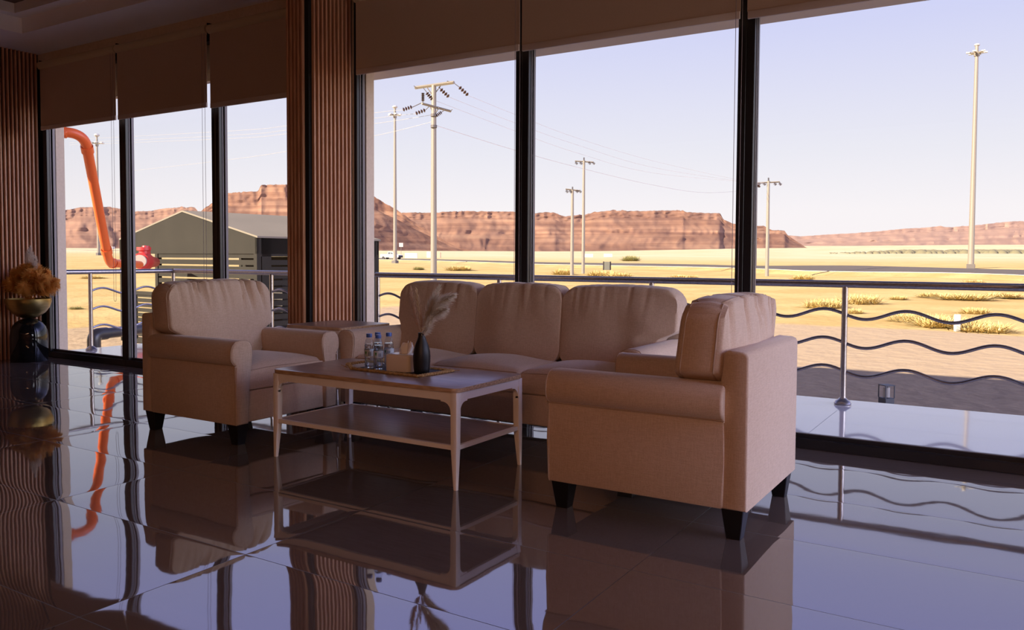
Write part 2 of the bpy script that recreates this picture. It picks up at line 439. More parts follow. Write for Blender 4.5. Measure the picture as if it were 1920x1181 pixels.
# ------------------------------------------------------------------ seating
def pillow(w, h, t, nw=.0, notch=0.0, puff=.10, seed=0, wrinkle=.012, lean=0.0):
    """boxed cushion standing in x (width) / z (height), thickness in y; base at z=0"""
    nx, nz, ny = 64, 30, 8
    rnd = random.Random(seed)
    folds = [(rnd.uniform(-.85, .85), rnd.uniform(.018, .045), rnd.uniform(.3, 1), rnd.uniform(-.35, .35)) for _ in range(16)]
    b = MB(); vs = {}
    def P(i, j, k):
        u = -1 + 2 * i / nx; v = j / nz; q = -1 + 2 * k / ny
        # rounded corners of the face outline
        z0 = v * h
        wl = w / 2 - notch * (1 - sm(nw - .035, nw + .03, z0)) if notch else w / 2
        cr_ = .075
        x0 = u * wl
        ax = abs(x0); dx = ax - (wl - cr_)
        zz = z0
        for zc, sg in ((h - cr_, 1), (cr_, -1)):
            if dx > 0 and (z0 - zc) * sg > 0:
                dz = (z0 - zc) * sg; m_ = max(dx, dz); l_ = math.hypot(dx, dz)
                if l_ > 1e-9:
                    f = m_ / l_; x0 = math.copysign(wl - cr_ + dx * f, x0); zz = zc + sg * dz * f
        bul = (1 - abs(u) ** 3.0) * (1 - abs(2 * v - 1) ** 3.0)
        y0 = q * (t / 2 * .82 + puff * t * bul)
        # soft crown on the edge band
        if i in (0, nx): x0 += math.copysign(.010 * (1 - q * q), u)
        if j == nz: zz += .014 * (1 - q * q) + .022 * (1 - abs(u) ** 2.5)
        if j == 0: zz -= .004 * (1 - q * q)
        # wrinkles running down from the top seam
        amp = 0
        for fu, fw, fa, sl in folds:
            c_ = fu + sl * (1 - v) * .5
            amp += fa * math.exp(-((u - c_) / fw) ** 2) * sm(.52, 1.0, v)
        y0 -= math.copysign(min(amp, 1.4) * wrinkle, q) * (1 if abs(q) > .5 else 0.5)
        zz -= amp * wrinkle * .5 * sm(.8, 1, v)
        nv = noise.noise(Vector((x0 * 5, zz * 5, seed * 3.1 + (q > 0) * 9))) * .012 * bul ** .5
        y0 += nv
        # bottom heavier
        y0 *= 1 + .10 * (1 - v)
        y0 += lean * zz
        return Vector((x0, y0, zz))
    def V(i, j, k):
        if (i, j, k) not in vs: vs[(i, j, k)] = b.bm.verts.new(P(i, j, k))
        return vs[(i, j, k)]
    for i in range(nx):
        for j in range(nz):
            for k in (0, ny): b.bm.faces.new((V(i, j, k), V(i + 1, j, k), V(i + 1, j + 1, k), V(i, j + 1, k)))
    for i in range(nx):
        for k in range(ny):
            for j in (0, nz): b.bm.faces.new((V(i, j, k), V(i + 1, j, k), V(i + 1, j, k + 1), V(i, j, k + 1)))
    for j in range(nz):
        for k in range(ny):
            for i in (0, nx): b.bm.faces.new((V(i, j, k), V(i, j + 1, k), V(i, j + 1, k + 1), V(i, j, k + 1)))
    seams = []
    for k in (1, ny - 1):
        loop = [P(i, nz, k) for i in range(2, nx - 1)] + [P(nx, j, k) for j in range(nz - 2, 1, -1)] + [P(i, 0, k) for i in range(nx - 2, 1, -1)] + [P(0, j, k) for j in range(2, nz - 1)]
        loop.append(loop[0].copy()); seams.append(loop)
    return b, seams

def seat_cushion(w, d, t, crown=.045, seed=0):
    """boxed seat cushion, top domed; origin at front-left-bottom centre: x centred, y from 0 to d, z from 0 to t"""
    nx, ny, nz = 26, 22, 6
    b = MB(); vs = {}
    def P(i, j, k):
        u = -1 + 2 * i / nx; v = j / ny; q = k / nz
        r = .03
        x0 = u * w / 2; y0 = v * d; z0 = q * t
        ex = max(0, abs(x0) - (w / 2 - r)); ey = max(0, r - y0)
        if k == nz:
            z0 -= (ex * ex + ey * ey) / r * .6
            z0 += crown * (1 - abs(u) ** 2.2) * (1 - abs(2 * v - .95) ** 2.6 if abs(2 * v - .95) < 1 else 0) + noise.noise(Vector((x0 * 4, y0 * 4, seed))) * .006
        if j == 0: y0 -= .014 * math.sin(PI * q) * (1 - .3 * abs(u)); 
        if i in (0, nx): x0 += math.copysign(.004 * math.sin(PI * q), u)
        return Vector((x0, y0, z0))
    def V(i, j, k):
        if (i, j, k) not in vs: vs[(i, j, k)] = b.bm.verts.new(P(i, j, k))
        return vs[(i, j, k)]
    for i in range(nx):
        for j in range(ny):
            for k in (0, nz): b.bm.faces.new((V(i, j, k), V(i + 1, j, k), V(i + 1, j + 1, k), V(i, j + 1, k)))
    for i in range(nx):
        for k in range(nz):
            for j in (0, ny): b.bm.faces.new((V(i, j, k), V(i + 1, j, k), V(i + 1, j, k + 1), V(i, j, k + 1)))
    for j in range(ny):
        for k in range(nz):
            for i in (0, nx): b.bm.faces.new((V(i, j, k), V(i, j + 1, k), V(i, j + 1, k + 1), V(i, j, k + 1)))
    loops = [[P(i, 0, k) + Vector((0, -.002, 0)) for i in range(0, nx + 1)] for k in (nz, 0)]
    return b, loops

def seating(name, label, cat, loc, rz, hw, hd, nseat, legz, arm_t=.085, group=None, backh=.705, armz=.583, seed=0):
    """front faces local -y"""
    root = empty(name, loc, label, cat, rz, group)
    body_lo = legz
    # base rail
    MB().span((-hw + .03, -hd + .03, body_lo), (hw - .03, hd - .02, .30), .012, 3).build('base', M_FAB, root)
    for sgn in (-1, 1):
        # arm: side panel + rolled top, extruded front to back
        prof = [(hw - arm_t, body_lo), (hw - .006, body_lo), (hw, body_lo + .01), (hw + .002, .30), (hw, .440), (hw - .002, .446),
                (hw - .001, .4465), (hw + .012, .455), (hw + .026, .475), (hw + .030, .500), (hw + .028, .530), (hw + .018, .556), (hw - .002, .576), (hw - .03, armz),
                (hw - .075, armz - .001), (hw - .100, armz - .014), (hw - .113, armz - .04), (hw - .115, .50), (hw - .105, .44), (hw - arm_t - .008, .38)]
        prof = [(sgn * a, z) for a, z in prof]
        a = MB(); a.prism(prof, 'y', -hd, hd - .085, .012)
        a.build('arm', M_FAB, root, smooth=50)
        sm_ = MB(); sm_.tube([(sgn * (hw + .0025), -hd + .006, .446), (sgn * (hw + .0025), hd - .09, .446)], .0022, 6)
        sm_.tube([(sgn * q, -hd + .009, z) for q, z in [(abs(p[0]) * 1.0 + (.001 if abs(p[0]) > hw - .05 else -.001), p[1]) for p in prof[1:]]], .0022, 6)
        sm_.build('seam', M_PIPING, root)
    # back frame with slightly stepped sides
    bf = MB()
    prof = [(-.095 + hd, body_lo), (hd, body_lo), (hd, backh - .02), (hd - .008, backh - .006), (hd - .022, backh), (hd - .078, backh + .003), (hd - .092, backh - .008), (hd - .10, .60)]
    bf.prism(prof, 'x', -hw + .004, hw - .004, .010)
    bf.build('back_frame', M_FAB, root, smooth=50)
    inner = hw - arm_t - .012
    sw = 2 * inner / nseat
    for k in range(nseat):
        xc = -inner + sw * (k + .5)
        b, loops = seat_cushion(sw - .006, 2 * hd - .30, .125, seed=seed + k)
        o = b.build('seat_cushion', M_FAB, root, smooth=60); o.location = (xc, -hd + .022, .302)
        p = MB()
        for lp in loops: p.tube(lp, .0028, 6)
        q = p.build('seam', M_PIPING, o)
    # back cushions: outer ones reach out over the arms
    for k in range(nseat):
        over = .09 if nseat == 1 else (.02 if k == 0 else .11)
        x0 = -inner + sw * k - (over if k == 0 else 0); x1 = -inner + sw * (k + 1) + (over if k == nseat - 1 else 0)
        hh = .455
        if nseat == 1: b, loops = pillow(x1 - x0, hh, .20, .18, over + .005, seed=seed + 11, puff=.17, wrinkle=.026, lean=.10)
        else: b, loops = pillow(x1 - x0 - .004, hh - .012, .19, 0, 0, seed=seed + 20 + k, wrinkle=.0045, lean=.10)
        if nseat > 1 and k in (0, nseat - 1):
            zn = armz - .40
            for v in b.bm.verts:
                if v.co.z < zn + .06:
                    f = 1 - sm(zn - .02, zn + .05, v.co.z)
                    side = -1 if k == 0 else 1
                    t_ = (v.co.x * side) / ((x1 - x0) / 2)
                    if t_ > 0: v.co.x -= side * (over + .005) * f * sm(0, 1, t_) 
            loops = []
        o = b.build('back_cushion', M_FAB, root, smooth=70); o.location = ((x0 + x1) / 2, hd - .218, .415)
        if loops:
            p = MB()
            for lp in loops: p.tube(lp, .003, 6)
            p.build('seam', M_PIPING, o)
    for sx_ in (-1, 1):
        for sy_ in (-1, 1):
            l = MB().box((0, 0, legz / 2), (.085, .085, legz + .004), .003, 1, taper=.62)
            o = l.build('leg', M_LEG, root); o.location = (sx_ * (hw - .055), sy_ * (hd - .055), 0)
    return root

seating('armchair', 'beige fabric armchair on the right, seen from its back corner, facing the coffee table', 'armchair', (-1.265, 3.368, 0), R(-90), .385, .418, 1, .115, seed=1, group=None)
seating('armchair', 'beige fabric armchair on the left with a plump back cushion, facing the coffee table', 'armchair', (-4.075, 3.395, 0), R(90), .385, .425, 1, .115, seed=2)
seating('sofa', 'long beige fabric sofa with three back cushions standing along the windows', 'sofa', (-2.665, 4.23, 0), 0, 1.02, .38, 3, .125, seed=3)

# ------------------------------------------------------------------ tables
def rrect(w, d, r, n=6):
    pts = []
    for cx, cy, a0 in ((w / 2 - r, d / 2 - r, 0), (-w / 2 + r, d / 2 - r, 90), (-w / 2 + r, -d / 2 + r, 180), (w / 2 - r, -d / 2 + r, 270)):
        for k in range(n + 1):
            a = R(a0 + 90 * k / n); pts.append((cx + r * math.cos(a), cy + r * math.sin(a)))
    return pts

def table(name, label, loc, w, d, h, group=None, shelf=True):
    root = empty(name, loc, label, 'table')
    t = MB().prism(rrect(w, d, .035), 'z', h - .020, h, .002); top = t.build('tabletop', [M_WOODTOP, M_WOODEDGE], root, smooth=30)
    for p in top.data.polygons:
        if abs(p.normal.z) < .5: p.material_index = 1
    ap = MB(); e = .006; ah = .038
    z1 = h - .020; z0 = z1 - ah
    for sgn in (-1, 1):
        ap.span((-w / 2 + .03, sgn * (d / 2 - e), z0), (w / 2 - .03, sgn * (d / 2 - e - .016), z1))
        ap.span((sgn * (w / 2 - e), -d / 2 + .03, z0), (sgn * (w / 2 - e - .016), d / 2 - .03, z1))
    ap.build('apron', M_WHITE, root)
    for a in (-1, 1):
        for b in (-1, 1):
            l = MB(); L = .036
            # the leg keeps its outer faces upright and tapers on the inner ones below the shelf
            rows = []
            for z, s_ in ((0, .018), (.185, .033), (z1, L)):
                x1 = a * (w / 2 - .004); y1 = b * (d / 2 - .004)
                rows.append([(x1, y1, z), (x1 - a * s_, y1, z), (x1 - a * s_, y1 - b * s_, z), (x1, y1 - b * s_, z)])
            l.grid(rows, True); l.bm.verts.ensure_lookup_table()
            l.bm.faces.new([l.bm.verts[k] for k in range(4)]); l.bm.faces.new([l.bm.verts[8 + k] for k in range(4)])
            es = [e_ for e_ in l.bm.edges if abs(e_.verts[0].co.z - e_.verts[1].co.z) > .05]
            bmesh.ops.bevel(l.bm, geom=es, offset=.004, segments=2, profile=.5, affect='EDGES')
            l.build('leg', M_WHITE, root)
            # curved bracket in the corner, one on each side
            k_ = MB(); rr = .043
            arc = [(rr * (1 - math.sin(R(q))), rr * (1 - math.cos(R(q)))) for q in range(0, 91, 10)]
            poly = [(0, 0), (rr + .010, 0), (rr + .010, .006)] + [(u_, v_ + .006) for u_, v_ in arc] + [(0, rr + .006 + .008)]
            poly = [(0, 0), (rr + .012, 0), (rr + .012, .007)] + [(rr - rr * math.sin(R(q)) , .007 + rr - rr * math.cos(R(q))) for q in range(0, 91, 10)] + [(.0, rr + .016), ]
            x1 = a * (w / 2 - .004 - L); y1 = b * (d / 2 - .004 - L)
            k_.prism([(x1 - a * u_, z0 - v_) for u_, v_ in poly], 'y', b * (d / 2 - .008), b * (d / 2 - .022))
            k_.prism([(y1 - b * u_, z0 - v_) for u_, v_ in poly], 'x', a * (w / 2 - .008), a * (w / 2 - .022))
            k_.build('corner_bracket', M_WHITE, root)
    if shelf:
        sh = MB().prism(rrect(w - .05, d - .05, .003), 'z', .186, .198); so = sh.build('shelf', M_WOODTOP, root)
        rm = MB()
        for sgn in (-1, 1):
            rm.span((-w / 2 + .034, sgn * (d / 2 - .008), .180), (w / 2 - .034, sgn * (d / 2 - .026), .200))
            rm.span((sgn * (w / 2 - .008), -d / 2 + .034, .180), (sgn * (w / 2 - .026), d / 2 - .034, .200))
        rm.build('shelf_rim', M_WHITE, so)
    return root
TZ = .46
table('coffee_table', 'low coffee table with brown wooden top, lower shelf and cream legs', (-2.73, 3.255, 0), 1.185, .575, TZ)
table('side_table', 'square brown-topped side table in the corner between left armchair and sofa', (-4.02, 4.19, 0), .52, .50, .585)

# things on the coffee table
M_STRAW = mat('straw_braid', (0.50, 0.33, 0.13), 0.8)
noise_col(M_STRAW, (0.36, 0.22, 0.08), (0.62, 0.42, 0.18), 90, 3, bump=.6, bdist=.002)
M_MATBLACK = mat('black_weave', (0.012, 0.010, 0.009), 0.7)
pm = empty('placemat', (-2.745, 3.305, TZ), 'rectangular placemat with black centre and frayed straw border on the coffee table', 'placemat', R(-4))
b = MB(); nx = 20
rows = []
for i in range(nx + 1):
    u = -1 + 2 * i / nx
    rows.append([(u * .225, v * .115, .003 + (.0 if abs(u) < .9 else 0)) for v in (-1, 1)])
b.span((-.225, -.118, .001), (.225, .118, .004)); b.build('centre', M_MATBLACK, pm)
b = MB(); rnd = random.Random(4)
for (x0, y0), (x1, y1) in (((-.25, -.128), (.25, -.128)), ((.25, -.128), (.25, .128)), ((.25, .128), (-.25, .128)), ((-.25, .128), (-.25, -.128))):
    for off in (-.010, 0, .010):
        pts = []
        for k in range(41):
            t = k / 40; x = lerp(x0, x1, t); y = lerp(y0, y1, t)
            cu = .020 * sm(.85, 1, abs(x) / .25) * sm(.6, 1, (1 - x / .25) / 2)
            nx_, ny_ = (y1 - y0), -(x1 - x0); l_ = math.hypot(nx_, ny_)
            wob = .003 * math.sin(t * 90 + off * 200)
            pts.append((x + nx_ / l_ * (off + wob), y + ny_ / l_ * (off + wob), .006 + cu + .0015 * math.cos(t * 90 + off * 200)))
        b.tube(pts, .0055, 6)
for cx in (-.25, .25):
    for cy in (-.128, .128):
        for k in range(7):
            a = math.atan2(cy, cx) + rnd.uniform(-.6, .6); l_ = rnd.uniform(.015, .04)
            b.tube([(cx, cy, .006), (cx + l_ * math.cos(a), cy + l_ * math.sin(a), .004 + rnd.uniform(0, .02) * (cx < 0) + .003)], .0012, 5)
b.build('braided_border', M_STRAW, pm)

M_PET = glass_mat('clear_plastic', (0.90, 0.93, 0.97), 0.9, 1.5)
M_CAP = mat('blue_cap', (0.05, 0.13, 0.48), 0.4)
M_LABEL = mat('bottle_label', (0.50, 0.58, 0.66), 0.5)
M_GREEN = mat('label_green', (0.04, 0.22, 0.05), 0.5)
M_NAVY = mat('label_navy', (0.02, 0.07, 0.20), 0.5)
def water():
    m = bpy.data.materials.new('water'); m.use_nodes = True; b_ = m.node_tree.nodes['Principled BSDF']
    b_.inputs['Base Color'].default_value = (.85, .92, 1, 1); b_.inputs['Roughness'].default_value = 0
    b_.inputs['Transmission Weight'].default_value = 1; b_.inputs['IOR'].default_value = 1.33
    return m
M_WATER = water()
def bottle(loc, rz, label):
    root = empty('water_bottle', loc, label, 'bottle', rz, 'small water bottles on the coffee table')
    r = .0255
    prof = [(0, .004), (.012, .002), (.020, 0), (.0245, .006)]
    z = .012
    for k in range(5):
        prof += [(r, z), (r - .0022, z + .005)]; z += .010
    prof += [(r, .064), (r, .102), (r - .002, .106), (r, .110), (r - .002, .115), (r, .120), (r - .0022, .125), (r - .001, .130), (.0225, .140), (.018, .152), (.0125, .160), (.0115, .170)]
    MB().lathe(prof, n=28).build('bottle_body', M_PET, root, smooth=60)
    MB().lathe([(0, .0055)] + [(a - .0016, max(zz, .006)) for a, zz in prof[3:] if zz < .128] + [(.0215, .1285), (0, .1285)], n=24).build('water', M_WATER, root, smooth=60)
    MB().lathe([(r + .0006, .066), (r + .0006, .101)], n=28).build('label', M_LABEL, root, smooth=60)
    g = MB()
    for a0, zc, w_, h_, in ((-1.75, .088, .16, .004), (-1.75, .081, .10, .0035)):
        g.quad(*[((r + .0010) * math.cos(a0 + q), (r + .0010) * math.sin(a0 + q), zc + h2) for q, h2 in ((-w_, -h_), (w_, -h_), (w_, h_), (-w_, h_))])
    g.build('label_leaf', M_GREEN, root)
    g = MB()
    g.quad(*[((r + .0010) * math.cos(-.95 + q), (r + .0010) * math.sin(-.95 + q), .080 + h2) for q, h2 in ((-.22, -.010), (.22, -.010), (.22, .009), (-.22, .009))])
    g.build('label_block', M_NAVY, root)
    cp = MB().lathe([(.0115, .164), (.0150, .164), (.0152, .170), (.0152, .180), (.0140, .183), (0, .183)], n=28).build('cap', M_CAP, root, smooth=40)
    return root
PZ = TZ + .005
B1, B2, B3, B4 = (-2.892, 3.237), (-2.817, 3.222), (-2.905, 3.318), (-2.845, 3.338)
bottle((B1[0], B1[1], PZ), .2, 'leftmost small water bottle at the front of the group beside the tissue box')
bottle((B2[0], B2[1], PZ), .4, 'small water bottle in front touching the left end of the tissue box')
bottle((B3[0], B3[1], PZ), 1.0, 'small water bottle mostly hidden behind the two front bottles')
bottle((B4[0], B4[1], PZ), .1, 'small water bottle standing behind the left end of the tissue box')

M_BOX = mat('tissue_box_shell', (0.86, 0.74, 0.62), 0.35)
M_BOXIN = mat('box_rim_white', (0.8, 0.78, 0.76), 0.25)
M_TISSUE = mat('tissue_paper', (0.95, 0.93, 0.94), 0.9)
tb = empty('tissue_box', (-2.701, 3.277, PZ), 'cream tissue box with white tissue pulled up, behind the black vase', 'tissue box', R(5))
MB().prism(rrect(.150, .105, .018), 'z', 0, .083, .003).build('box_body', M_BOX, tb, smooth=40)
MB().prism(rrect(.136, .090, .014), 'z', .0832, .087, .001).build('lid', M_BOXIN, tb, smooth=40)
b = MB(); rows = []
for j in range(13):
    v = j / 12; row = []
    for i in range(21):
        u = -1 + 2 * i / 20
        wdt = lerp(.032, .052, v) * (1 - .35 * sm(.6, 1, v))
        x = u * wdt + .010 + .012 * v
        y = .010 * math.sin(u * 6 + v * 2) * (1 - .3 * v) + .012 * v * math.cos(u * 3)
        z = .086 + v * .062 * (1 - .38 * sm(.1, 1, -u)) + .006 * math.sin(u * 9) * v
        row.append((x, y, z))
    rows.append(row)
b.grid(rows)
rows = [[(p[0] * .7 + .012, p[1] * .6 + .016, .086 + (p[2] - .086) * .9) for p in r_] for r_ in rows]
b.grid(rows)
to = b.build('tissue', M_TISSUE, tb, smooth=60)
sol = to.modifiers.new('thick', 'SOLIDIFY'); sol.thickness = .0012

M_VASE = mat('matt_black_ceramic', (0.010, 0.010, 0.011), 0.45)
VX, VY = -2.566, 3.262
v = MB().lathe([(0, 0), (.034, 0), (.038, .003), (.0405, .02), (.0435, .06), (.0440, .085), (.0415, .11), (.0340, .140), (.0240, .165), (.0185, .182), (.0175, .198), (.0185, .203), (.0165, .203), (.0150, .19), (.017, .15), (.020, .10), (0, .08)], n=40)
vo = v.build('vase', M_VASE, None, smooth=50, label='matt black bottle-shaped vase on the placemat holding dried grasses', cat='vase')
vo.location = (VX, VY, PZ)

def plume(b, pts, r0, n, blen, thick, rnd, droop=.5, curl=.3, dense_end=1.0, w0=.0006):
    """feathery seed head along pts: many fine barbs"""
    m_ = len(pts) - 1
    for k in range(n):
        t = rnd.random() ** dense_end
        f = t * m_; i = min(int(f), m_ - 1); p = pts[i].lerp(pts[i + 1], f - i); d = (pts[i + 1] - pts[i]).normalized()
        s_ = d.orthogonal().normalized(); s_.rotate(Matrix.Rotation(rnd.uniform(0, 2 * PI), 3, d))
        l_ = blen * (0.35 + .9 * math.sin(PI * min(1, .12 + t * .9))) * rnd.uniform(.6, 1.2)
        q0 = p; q1 = p + (d * (1 - curl) + s_ * curl * 1.4).normalized() * l_ * .5; q2 = q1 + (d * .8 + s_ * curl + Vector((0, 0, -droop))).normalized() * l_ * .5
        w_ = d.cross(s_).normalized() * thick * 1.5 * rnd.uniform(.6, 1.3)
        a_, b_, c_, d_, e_ = [b.bm.verts.new(x_) for x_ in (q0 - w_ * .4, q0 + w_ * .4, q1 + w_, q1 - w_, q2)]
        b.bm.faces.new((a_, b_, c_, d_)); b.bm.faces.new((d_, c_, e_))
def plumemat(name, c):
    m = bpy.data.materials.new(name); m.use_nodes = True; n = m.node_tree; n.nodes.clear()
    o = nd(m, 'ShaderNodeOutputMaterial'); mx = nd(m, 'ShaderNodeMixShader'); d = nd(m, 'ShaderNodeBsdfDiffuse'); t = nd(m, 'ShaderNodeBsdfTranslucent')
    tc_ = nd(m, 'ShaderNodeTexCoord'); no = nd(m, 'ShaderNodeTexNoise'); no.inputs['Scale'].default_value = 14; lk(m, tc_.outputs['Object'], no.inputs[0])
    x = nd(m, 'ShaderNodeMix', data_type='RGBA'); x.inputs[6].default_value = tuple(v * .72 for v in c) + (1,); x.inputs[7].default_value = tuple(c) + (1,)
    lk(m, no.outputs[0], x.inputs[0]); lk(m, x.outputs[2], d.inputs[0]); lk(m, x.outputs[2], t.inputs[0]); mx.inputs[0].default_value = .55
    lk(m, d.outputs[0], mx.inputs[1]); lk(m, t.outputs[0], mx.inputs[2]); lk(m, mx.outputs[0], o.inputs[0]); return m
M_PAMPAS = plumemat('pampas_cream', (0.97, 0.88, 0.76))
M_TANP = plumemat('dried_tan', (0.80, 0.58, 0.42))
M_STALK = mat('dried_stalk', (0.60, 0.46, 0.28), 0.8)
def curve3(ps, n=14):
    ps = [Vector(p) for p in ps]; out = []
    for k in range(n + 1):
        t = k / n
        out.append((1 - t) ** 2 * ps[0] + 2 * t * (1 - t) * ps[1] + t * t * ps[2])
    return out
def pix(px, py, dy=0.0):
    """point of the upright plane through the vase, seen at a pixel"""
    d = (at(px, py, 1) - Vector((0, 0, CAMZ))); k = (VY + dy) / d.y
    return Vector((0, 0, CAMZ)) + d * k
rnd = random.Random(11)
def stem(label, p1, p2, n, blen, thick, mt, curl=.35, droop=.3, dy=0.0, start=.35, dense=1.0):
    base = Vector((VX, VY, PZ + .09)); root = empty('pampas_stem', base, label, 'dried grass', group='dried grasses in the black vase')
    mid = Vector((VX, VY, PZ + .20))
    pts = curve3([mid, p1, p2], 16)
    P = [base] + pts
    inv = Matrix.Translation(base).inverted()
    a = MB().tube([inv @ p for p in P], .0016, 6).build('stalk', M_STALK, root)
    b = MB(); plume(b, [inv @ p for p in pts[int(16 * start):]], 0, n, blen, thick, rnd, droop, curl, dense)
    b.build('plume', mt, root, smooth=None)
stem('tall thin tan seed head leaning left in the black vase', pix(776, 600), pix(770, 537), 420, .030, .0011, M_TANP, .35, .05, start=.2)
stem('short wispy dried stem just right of the tan seed head in the vase', pix(786, 590, .02), pix(781, 541, .02), 90, .035, .0007, M_STALK, .3, 0, start=.55)
stem('small brown spike in the middle of the vase bouquet', pix(790, 605, -.02), pix(789, 572, -.02), 160, .02, .0010, M_TANP, .3, 0, start=.1)
stem('upright cream pampas plume in the vase reaching highest', pix(800, 595), pix(824, 536), 800, .05, .0011, M_PAMPAS, .35, .15, start=.15, dense=.85)
stem('cream pampas plume in the vase bending furthest right', pix(808, 570, .01), pix(853, 553, .01), 800, .055, .0011, M_PAMPAS, .4, .35, start=.2, dense=.8)
stem('cream pampas plume in the vase drooping below the longest one', pix(812, 585, -.02), pix(838, 580, -.02), 650, .05, .0010, M_PAMPAS, .4, .45, start=.15, dense=.8)
stem('short pale pampas tuft low on the right side of the vase', pix(802, 625, -.03), pix(810, 598, -.03), 320, .035, .0011, M_PAMPAS, .4, .25, start=.0)

# ------------------------------------------------------------------ tall planter by the slatted wall
M_GLOSSB = mat('gloss_black', (0.006, 0.006, 0.007), 0.06)
M_GOLD = mat('brushed_brass', (0.46, 0.33, 0.11), 0.32, metal=1.0)
noise_col(M_GOLD, (0.42, 0.30, 0.10), (0.50, 0.36, 0.13), 8, 3, (1, 1, 12))
PX_, PY_ = -8.395, 4.395
pl = empty('planter', (PX_, PY_, 0), 'gloss black domed planter stand with brass bowl beside the slatted wall', 'planter')
MB().lathe([(0, 0), (.163, 0), (.168, .006), (.168, .25), (.162, .30), (.146, .345), (.12, .382), (.085, .408), (.05, .42), (0, .424)], n=48).build('stand', M_GLOSSB, pl, smooth=50)
MB().lathe([(0, .422), (.045, .424), (.10, .442), (.150, .480), (.185, .530), (.203, .585), (.205, .618), (.199, .618), (.19, .58), (.15, .52), (0, .50)], n=48).build('bowl', M_GOLD, pl, smooth=50)
M_GOLDPL = plumemat('dried_gold', (0.95, 0.52, 0.15))
M_PALE = plumemat('dried_pale', (0.92, 0.82, 0.70))
bq = empty('dried_bouquet', (PX_, PY_, .60), 'full golden brown dried bouquet with pale wisps in the brass bowl', 'dried flowers')
rnd = random.Random(5)
for k in range(44):
    a = 2 * PI * k / 44 * 3.9 + rnd.uniform(-.3, .3); ring = (k % 3 + .6) / 3
    tip = Vector((math.cos(a) * .43 * ring + .05, math.sin(a) * .22 * ring, .08 + .28 * (1 - ring * .75) + rnd.uniform(-.03, .05)))
    if tip.x < -.22: tip.x = -.22 + rnd.uniform(0, .03)
    mid = Vector((tip.x * .35, tip.y * .35, tip.z * .75))
    pts = curve3([Vector((tip.x * .15, tip.y * .15, 0)), mid, tip], 12)
    b = MB(); b.tube(pts, .0018, 5); plume(b, pts[3:], 0, 420, .095, .0026, rnd, .45, .6, .8)
    b.build('golden_plume', M_GOLDPL, bq, smooth=None)
for dx, dz in ((.02, .50), (.07, .53), (.10, .47), (.14, .44), (.0, .46), (.17, .40)):
    tip = Vector((dx + .03, -.02, dz)); pts = curve3([Vector((0, 0, 0)), Vector((dx * .6, 0, dz * .6)), tip], 14)
    b = MB(); b.tube(pts, .0013, 5); plume(b, pts[6:], 0, 170, .06, .0015, rnd, .1, .35, .9)
    b.build('pale_plume', M_PALE, bq, smooth=None)
for k in range(4):
    b = MB(); b.tube(curve3([(.1, -.05, .1), (.3, -.08, .26 + .03 * k), (.42 + .03 * k, -.1, .15 - .03 * k)], 12), .0014, 5)
    b.build('bare_stem', M_GOLDPL, bq)

# ------------------------------------------------------------------ balcony
dk = MB().span((-9.0, WY + .185, -.13), (5.4, 6.53, -.003), .004, 1).build('balcony_floor', M_DECK, kind='structure')
MB().span((-8.95, WY + .185, -1.2), (5.3, 6.45, -.13)).build('base', M_REVEAL, dk)
def rail(label, posts, line, waves, open_left):
    root = empty('balcony_railing', (posts[0][0], posts[0][1], 0), label, 'railing')
    inv = Matrix.Translation(root.location).inverted()
    def L(m, n, mt): 
        o = m.build(n, mt, root); o.matrix_parent_inverse = inv; return o
    h = MB()
    for a, b_ in zip(line, line[1:]): h.tube([a + (.868,), b_ + (.868,)], .026, 16)
    for q in line[1:-1]: h.tube([q + (.842,), q + (.894,)], .026, 16)
    L(h, 'handrail', M_STEEL)
    for x, y in posts:
        p = MB(); p.tube([(x, y, 0), (x, y, .85)], .0215, 16); po = L(p, 'post', M_STEEL)
        f = MB(); f.lathe([(0, 0), (.058, 0), (.06, .008), (.05, .024), (.032, .034), (.024, .045), (0, .045)], (x, y, 0), 24)
        f.build('base_cover', M_STEEL, po)
    for wi, ((x0, y0), (x1, y1)) in enumerate(waves):
        L_ = math.hypot(x1 - x0, y1 - y0)
        for z in (.652, .445, .240):
            n = max(8, int(L_ / .03)); pts = []
            for k in range(n + 1):
                t = k / n; s_ = t * L_
                pts.append((lerp(x0, x1, t), lerp(y0, y1, t), z + .034 * (math.sin(2 * PI * (L_ - s_) / .545) if (wi % 4 == 2 and open_left) else (-math.sin(2 * PI * s_ / .545) if wi % 2 else math.sin(2 * PI * s_ / .545)))))
            L(MB().tube(pts, .0115, 8), 'wave_bar', M_STEEL)
PR = [-5.52, -4.07, -2.59, -1.104, .38, 1.86, 3.34, 4.82]
rail('steel balcony railing with wavy bars running right from the pillar behind the sofa', [(x, 6.31) for x in PR], [(-5.545, 6.31), (4.85, 6.31)],
     [((a + .0, 6.31), (b_ - .0, 6.31)) for a, b_ in zip(PR, PR[1:])], True)
rail('steel balcony railing with wavy bars turning the corner outside the three left windows', [(-8.80, 5.28), (-8.80, 6.33), (-7.06, 6.31), (-5.75, 6.31)], [(-8.80, 4.9), (-8.80, 6.33), (-5.72, 6.31)],
     [((-8.80, 5.28), (-8.80, 6.33)), ((-8.80, 6.33), (-7.06, 6.31)), ((-7.06, 6.31), (-5.75, 6.31))], False)

# ------------------------------------------------------------------ terrain
def hor(px): return 549.4 - 1546 * (0.0425871 - 0.0048955 * (px - 960) / 1546) / .99908
cols = [-900, 130, 720, 1000, 1500, 1920, 2700]
